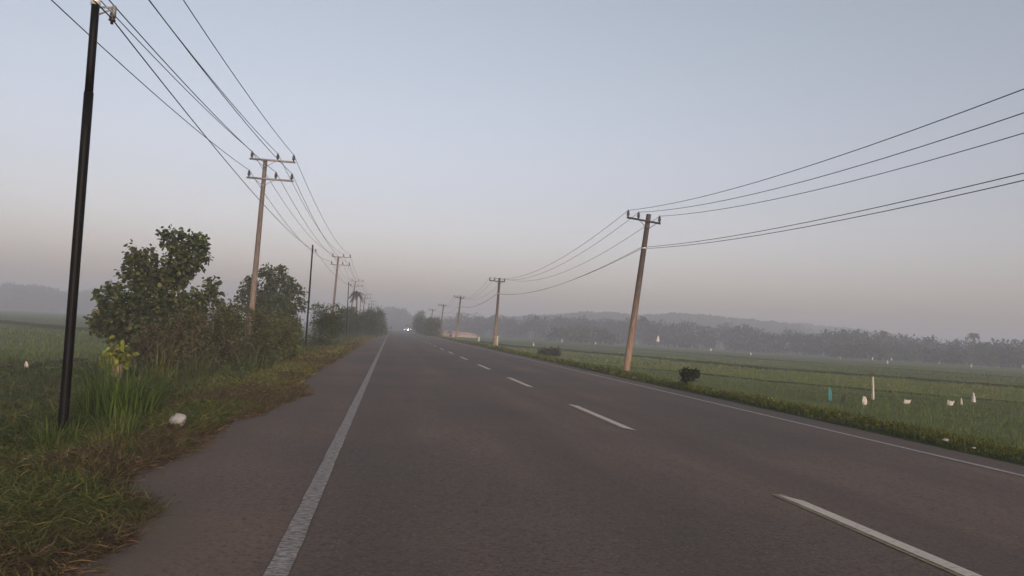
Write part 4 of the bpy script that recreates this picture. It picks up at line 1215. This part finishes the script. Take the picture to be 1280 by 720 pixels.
def prof_front(prof, z):
    return min(y for y, zz in prof if abs(zz - z) < 0.75)
b = on_z(507.4, 414.6, 0.03)
car_prof = [(-2.1, 0.3), (-2.15, 0.75), (-1.95, 0.98), (-1.1, 1.08), (-0.45, 1.62), (1.4, 1.68), (2.0, 1.1), (2.1, 0.35)]
vehicle('car', 'silver car driving towards us with one bright headlight', 'car', (b[0], b[1], 0.03), 1.72, car_prof,
        [('windscreen', (0, -0.80, 1.34), (1.40, 0.10, 0.34)), ('window', (-0.87, 0.4, 1.35), (0.03, 1.6, 0.35)), ('window', (0.87, 0.4, 1.35), (0.03, 1.6, 0.35))],
        M['car_paint'], (M['lamp_dim'], M['lamp_on']), 0.72, (-1.3, 1.3), 0.32)
b2_ = on_y(512.6, 413.5, b[1] + 22)
bus_prof = [(-3.6, 0.4), (-3.65, 1.2), (-3.45, 2.55), (-3.2, 2.75), (3.5, 2.75), (3.6, 0.4)]
vehicle('minibus', 'tall dark minibus following the silver car', 'minibus', (6.6, b[1] + 22, 0.02), 2.15, bus_prof,
        [('windscreen', (0, -3.58, 1.85), (1.9, 0.10, 0.85)), ('window', (-1.08, 0.2, 1.9), (0.04, 5.6, 0.7)), ('window', (1.08, 0.2, 1.9), (0.04, 5.6, 0.7))],
        M['bus_paint'], (M['lamp_off'], M['lamp_dim']), 0.95, (-2.3, 2.3), 0.42)

# motorcycle and rider going away
b = on_z(488.8, 413.9, 0.03)
mc = thing('motorcycle', 'small motorcycle riding away down the road', 'motorcycle', (b[0], b[1], 0.03))
for y in (-0.62, 0.62):
    a = np.linspace(0, 2 * PI, 15); q = MB().tube(np.stack([0 * a, y + 0.25 * np.cos(a), 0.29 + 0.25 * np.sin(a)], -1), 0.045, 6, cap=False); q.build('wheel', M['tyre'], mc, True)
q = MB(); prism(q, [(-0.75, 0.62), (-0.7, 0.8), (0.05, 0.74), (0.35, 0.55), (0.5, 0.95), (0.62, 0.9), (0.52, 0.35), (-0.2, 0.28), (-0.5, 0.45)], -0.11, 0.11); q.build('body', M['bus_paint'], mc)
q = MB().box((0, -0.25, 0.79), (0.24, 0.75, 0.09)); q.build('seat', M['dark_plastic'], mc)
q = MB().tube(np.array([[-0.33, 0.38, 1.0], [0, 0.48, 1.02], [0.33, 0.38, 1.0]]), 0.018, 5); q.build('handlebar', M['steel'], mc)
q = MB().box((0, -0.80, 0.68), (0.12, 0.05, 0.08)); q.build('tail_lamp', M['red'], mc)
q = MB(); line_tube(q, (0, 0.62, 0.29), (0, 0.46, 1.0), 0.03); q.build('fork', M['steel'], mc)
# rider: one skinned body
jn = {'pelvis': (0, -0.28, 0.90), 'belly': (0, -0.24, 1.08), 'chest': (0, -0.16, 1.28), 'neck': (0, -0.12, 1.44), 'head': (0, -0.08, 1.58), 'crown': (0, -0.08, 1.68)}
ed = [('pelvis', 'belly'), ('belly', 'chest'), ('chest', 'neck'), ('neck', 'head'), ('head', 'crown')]
rad = {'pelvis': 0.15, 'belly': 0.14, 'chest': 0.16, 'neck': 0.06, 'head': 0.10, 'crown': 0.07}
for sx, sd in ((-1, 'a'), (1, 'b')):
    for nm_, p_, r_ in (('sh', (0.19 * sx, -0.15, 1.37), 0.07), ('el', (0.34 * sx, 0.02, 1.14), 0.045), ('wr', (0.31 * sx, 0.30, 1.05), 0.032), ('ha', (0.30 * sx, 0.38, 1.03), 0.035),
                        ('hi', (0.12 * sx, -0.22, 0.88), 0.10), ('kn', (0.20 * sx, 0.22, 0.78), 0.07), ('an', (0.17 * sx, 0.05, 0.36), 0.045), ('to', (0.17 * sx, 0.22, 0.31), 0.04)):
        jn[nm_ + sd] = p_; rad[nm_ + sd] = r_
    ed += [('chest', 'sh' + sd), ('sh' + sd, 'el' + sd), ('el' + sd, 'wr' + sd), ('wr' + sd, 'ha' + sd), ('pelvis', 'hi' + sd), ('hi' + sd, 'kn' + sd), ('kn' + sd, 'an' + sd), ('an' + sd, 'to' + sd)]
names = list(jn)
me = bpy.data.meshes.new('body'); me.from_pydata([jn[k] for k in names], [(names.index(a), names.index(c)) for a, c in ed], [])
ro = thing('person', 'rider in dark clothes sitting on the small motorcycle', 'person', (b[0], b[1], 0.03))
bo = bpy.data.objects.new('body', me); COL.objects.link(bo); bo.parent = ro
me.materials.append(plain('dark_clothes', (0.05, 0.05, 0.06), 0.9))
bo.modifiers.new('skin', 'SKIN'); bo.modifiers.new('sub', 'SUBSURF').levels = 1
for k, sv in enumerate(me.skin_vertices[0].data):
    sv.radius = (rad[names[k]],) * 2; sv.use_root = (names[k] == 'pelvis')
q = MB().lathe([(0.05, 1.46), (0.13, 1.50), (0.145, 1.60), (0.12, 1.70), (0.06, 1.745), (0.01, 1.755)], (0, -0.08, 0), 12); q.build('helmet', M['dark_plastic'], ro, True)

# ------------------------------------------------------------------ far wood, hills
def far_wood(name, label, rows, leaf, col, seed):
    """rows: (px, top_py, distance) outline of the wood; crowns of leaf-sized faces packed along it, with trunks"""
    r = np.random.default_rng(seed)
    q = MB()
    A = np.array(rows, float)
    px = A[0, 0]
    while px < A[-1, 0]:
        D = float(np.interp(px, A[:, 0], A[:, 2])) * (1 + r.uniform(-0.05, 0.10))
        tp = float(np.interp(px, A[:, 0], A[:, 1])) + r.normal(0, 3.0) + 5.0
        base = on_dist(px, tp, D); topz = base[2]
        gz = FIELD_R if base[0] > 0 else FIELD_L
        hgt = max(topz - gz, 3.0)
        w_ = r.uniform(0.22, 0.42) * hgt + 1.0
        n = int(520 * (w_ * hgt) / 40)
        kc = 9
        cc = np.stack([r.normal(0, 0.5 * w_, kc), r.normal(0, 0.5 * w_, kc), gz + hgt * r.uniform(0.12, 0.92, kc)], -1)
        cc[0] = [0, 0, gz + hgt * 0.9]
        wch = r.integers(0, kc, n)
        P = cc[wch] + r.normal(size=(n, 3)) * np.array([0.30 * w_, 0.30 * w_, 0.10 * hgt])
        P[:, 2] = np.clip(P[:, 2], gz + 0.2, gz + hgt * 1.03)
        P[:, 0] += base[0]; P[:, 1] += base[1]
        leaves(q, P, leaf, np.array(col) * r.uniform(0.7, 1.3), colvar=0.3)
        q.tube(np.array([[base[0], base[1], gz - 0.3], [base[0] + 0.2, base[1], gz + hgt * 0.5]]), [0.10, 0.05], 4, col=(0.025, 0.023, 0.02))
        px += max(3.0, 0.55 * w_ / px_size(D))
    return tag(q.build(name, M['leaf']), label, 'wood', kind='stuff')
FW = (0.032, 0.046, 0.028)
far_wood('far_wood', 'long dark wood at the far side of the right paddies', [(548, 400, 403), (600, 394, 346), (660, 394, 317), (720, 396, 310), (800, 398, 302), (850, 403, 288), (900, 405, 288), (960, 412, 281), (1000, 414, 274), (1060, 413, 266),
         (1100, 416, 266), (1140, 421, 274), (1180, 426, 274), (1220, 427, 266), (1280, 426, 259), (1360, 430, 259), (1500, 440, 266)], 1.1, FW, 3)
far_wood('far_wood', 'faint wood beyond the misty left paddies', [(-220, 342, 640), (-60, 353, 640), (0, 357, 640), (40, 356, 650), (80, 360, 660), (120, 364, 680), (200, 370, 700), (300, 378, 720)], 1.9, FW, 5)
far_wood('far_wood', 'rounded misty stand of trees where the road disappears', [(420, 400, 560), (450, 393, 560), (470, 388, 560), (492, 384, 560), (508, 388, 560), (522, 396, 580), (545, 397, 640)], 1.9, FW, 8)
far_wood('far_wood', 'nearer dark clumps of trees standing before the long right wood', [(690, 409, 235), (716, 405, 235), (745, 406, 235), (770, 414, 235)], 0.9, DEEP, 21)
far_wood('far_wood', 'second nearer clump of trees before the long wood, behind the tall white streamer', [(1040, 424, 230), (1080, 420, 230), (1130, 431, 230), (1200, 436, 230), (1225, 432, 230), (1290, 431, 230), (1340, 438, 230)], 0.9, DEEP, 22)
palm_px = [(1104.5, 414, 5, 'tallest palm crown sticking up from the far wood'), (1217, 417, 5.5, 'lone round-headed palm standing clear above the wood behind the pale grey cloth'), (1055, 412, 4, 'palm tuft on the highest hump of the far wood'), (1068, 413, 4, 'palm tuft just past the highest hump of the far wood'),
           (803, 396, 5, 'palm crown over the wood seen beside the leaning dark pole'), (670, 395, 4, 'palm crown over the wood above the white-footed marker pole'), (1162, 425, 4, 'low palm crown in the wood between the two tallest palms')]
for px, py, r_, lb in palm_px:
    D = 262; p_ = on_dist(px, py, D)
    palm(lb, (p_[0], p_[1], FIELD_R), p_[2] - FIELD_R - 0.3, r_ * 0.45, 'palms above the far wood', nf=18, seg=6)

M['hill'] = plain('wooded_hill', (0.042, 0.050, 0.028), 0.95, var=0.4, scale=0.06, spec=0.05)
def hill(rows, seed, depth=260):
    A = np.array(rows, float)
    px = np.linspace(A[0, 0], A[-1, 0], 420)
    tops = np.interp(px, A[:, 0], A[:, 1]); D = np.interp(px, A[:, 0], A[:, 2])
    tops = tops - 3.0 * (fbm(px * 0.10, px * 0 + seed) - 0.5) - 3.5 * (fbm(px * 0.5, px * 0 + seed + 9, 3) - 0.5)
    C = np.array([on_dist(a, b_, d) for a, b_, d in zip(px, tops, D)])
    u = unit(np.stack([C[:, 0], C[:, 1]], -1))
    rows_ = []
    for f_, k_ in ((-1, -0.02), (-0.8, 0.22), (-0.55, 0.5), (-0.3, 0.8), (-0.12, 0.96), (0, 1.0), (0.3, 0.9), (1, -0.02)):
        bump = (fbm(px * 0.6 + k_ * 50, px * 0 + f_ * 9 + seed, 3) - 0.5) * 5 * (1 if 0 < k_ < 0.99 else 0)
        z = np.where(k_ < 0, -0.8, C[:, 2] * k_ + bump)
        rows_.append(np.stack([C[:, 0] + u[:, 0] * f_ * depth * 0.5, C[:, 1] + u[:, 1] * f_ * depth * 0.5, z], -1))
    V = np.stack(rows_, 1); k, m = V.shape[:2]
    i = np.arange(k - 1)[:, None] * m; j = np.arange(m - 1)[None, :]
    tag(MB().add(V, [np.stack([i + j, i + j + 1, i + m + j + 1, i + m + j], -1).reshape(-1, 4)]).build('hill', M['hill'], smooth=True), kind='structure')
hill([(380, 404, 562), (440, 396, 562), (560, 399, 562), (640, 396, 562), (700, 393, 562), (740, 389, 562), (800, 394, 562), (840, 391, 562), (880, 394, 577), (940, 399, 592), (1000, 406, 607), (1040, 421, 622), (1090, 432, 636)], 2.2)
hill([(880, 408, 725), (940, 402, 725), (1000, 404, 725), (1080, 412, 725), (1150, 424, 725), (1250, 436, 740)], 6.1)

# ------------------------------------------------------------------ haze: one even box of morning mist
hz, n, l, p = new_mat('morning_haze')
n.remove(p)
pv = n.new('ShaderNodeVolumePrincipled')
pv.inputs['Color'].default_value = (0.805, 0.88, 0.985, 1)
pv.inputs['Density'].default_value = HAZE_DENSITY
pv.inputs['Anisotropy'].default_value = 0.0
l.new(pv.outputs[0], n['Material Output'].inputs['Volume'])
hb_ = MB().box((0, 1300, 15.2), (6200, 3500, 34.0)).build('haze', hz)
tag(hb_, 'pale even morning mist over the fields and road', 'haze', kind='stuff')
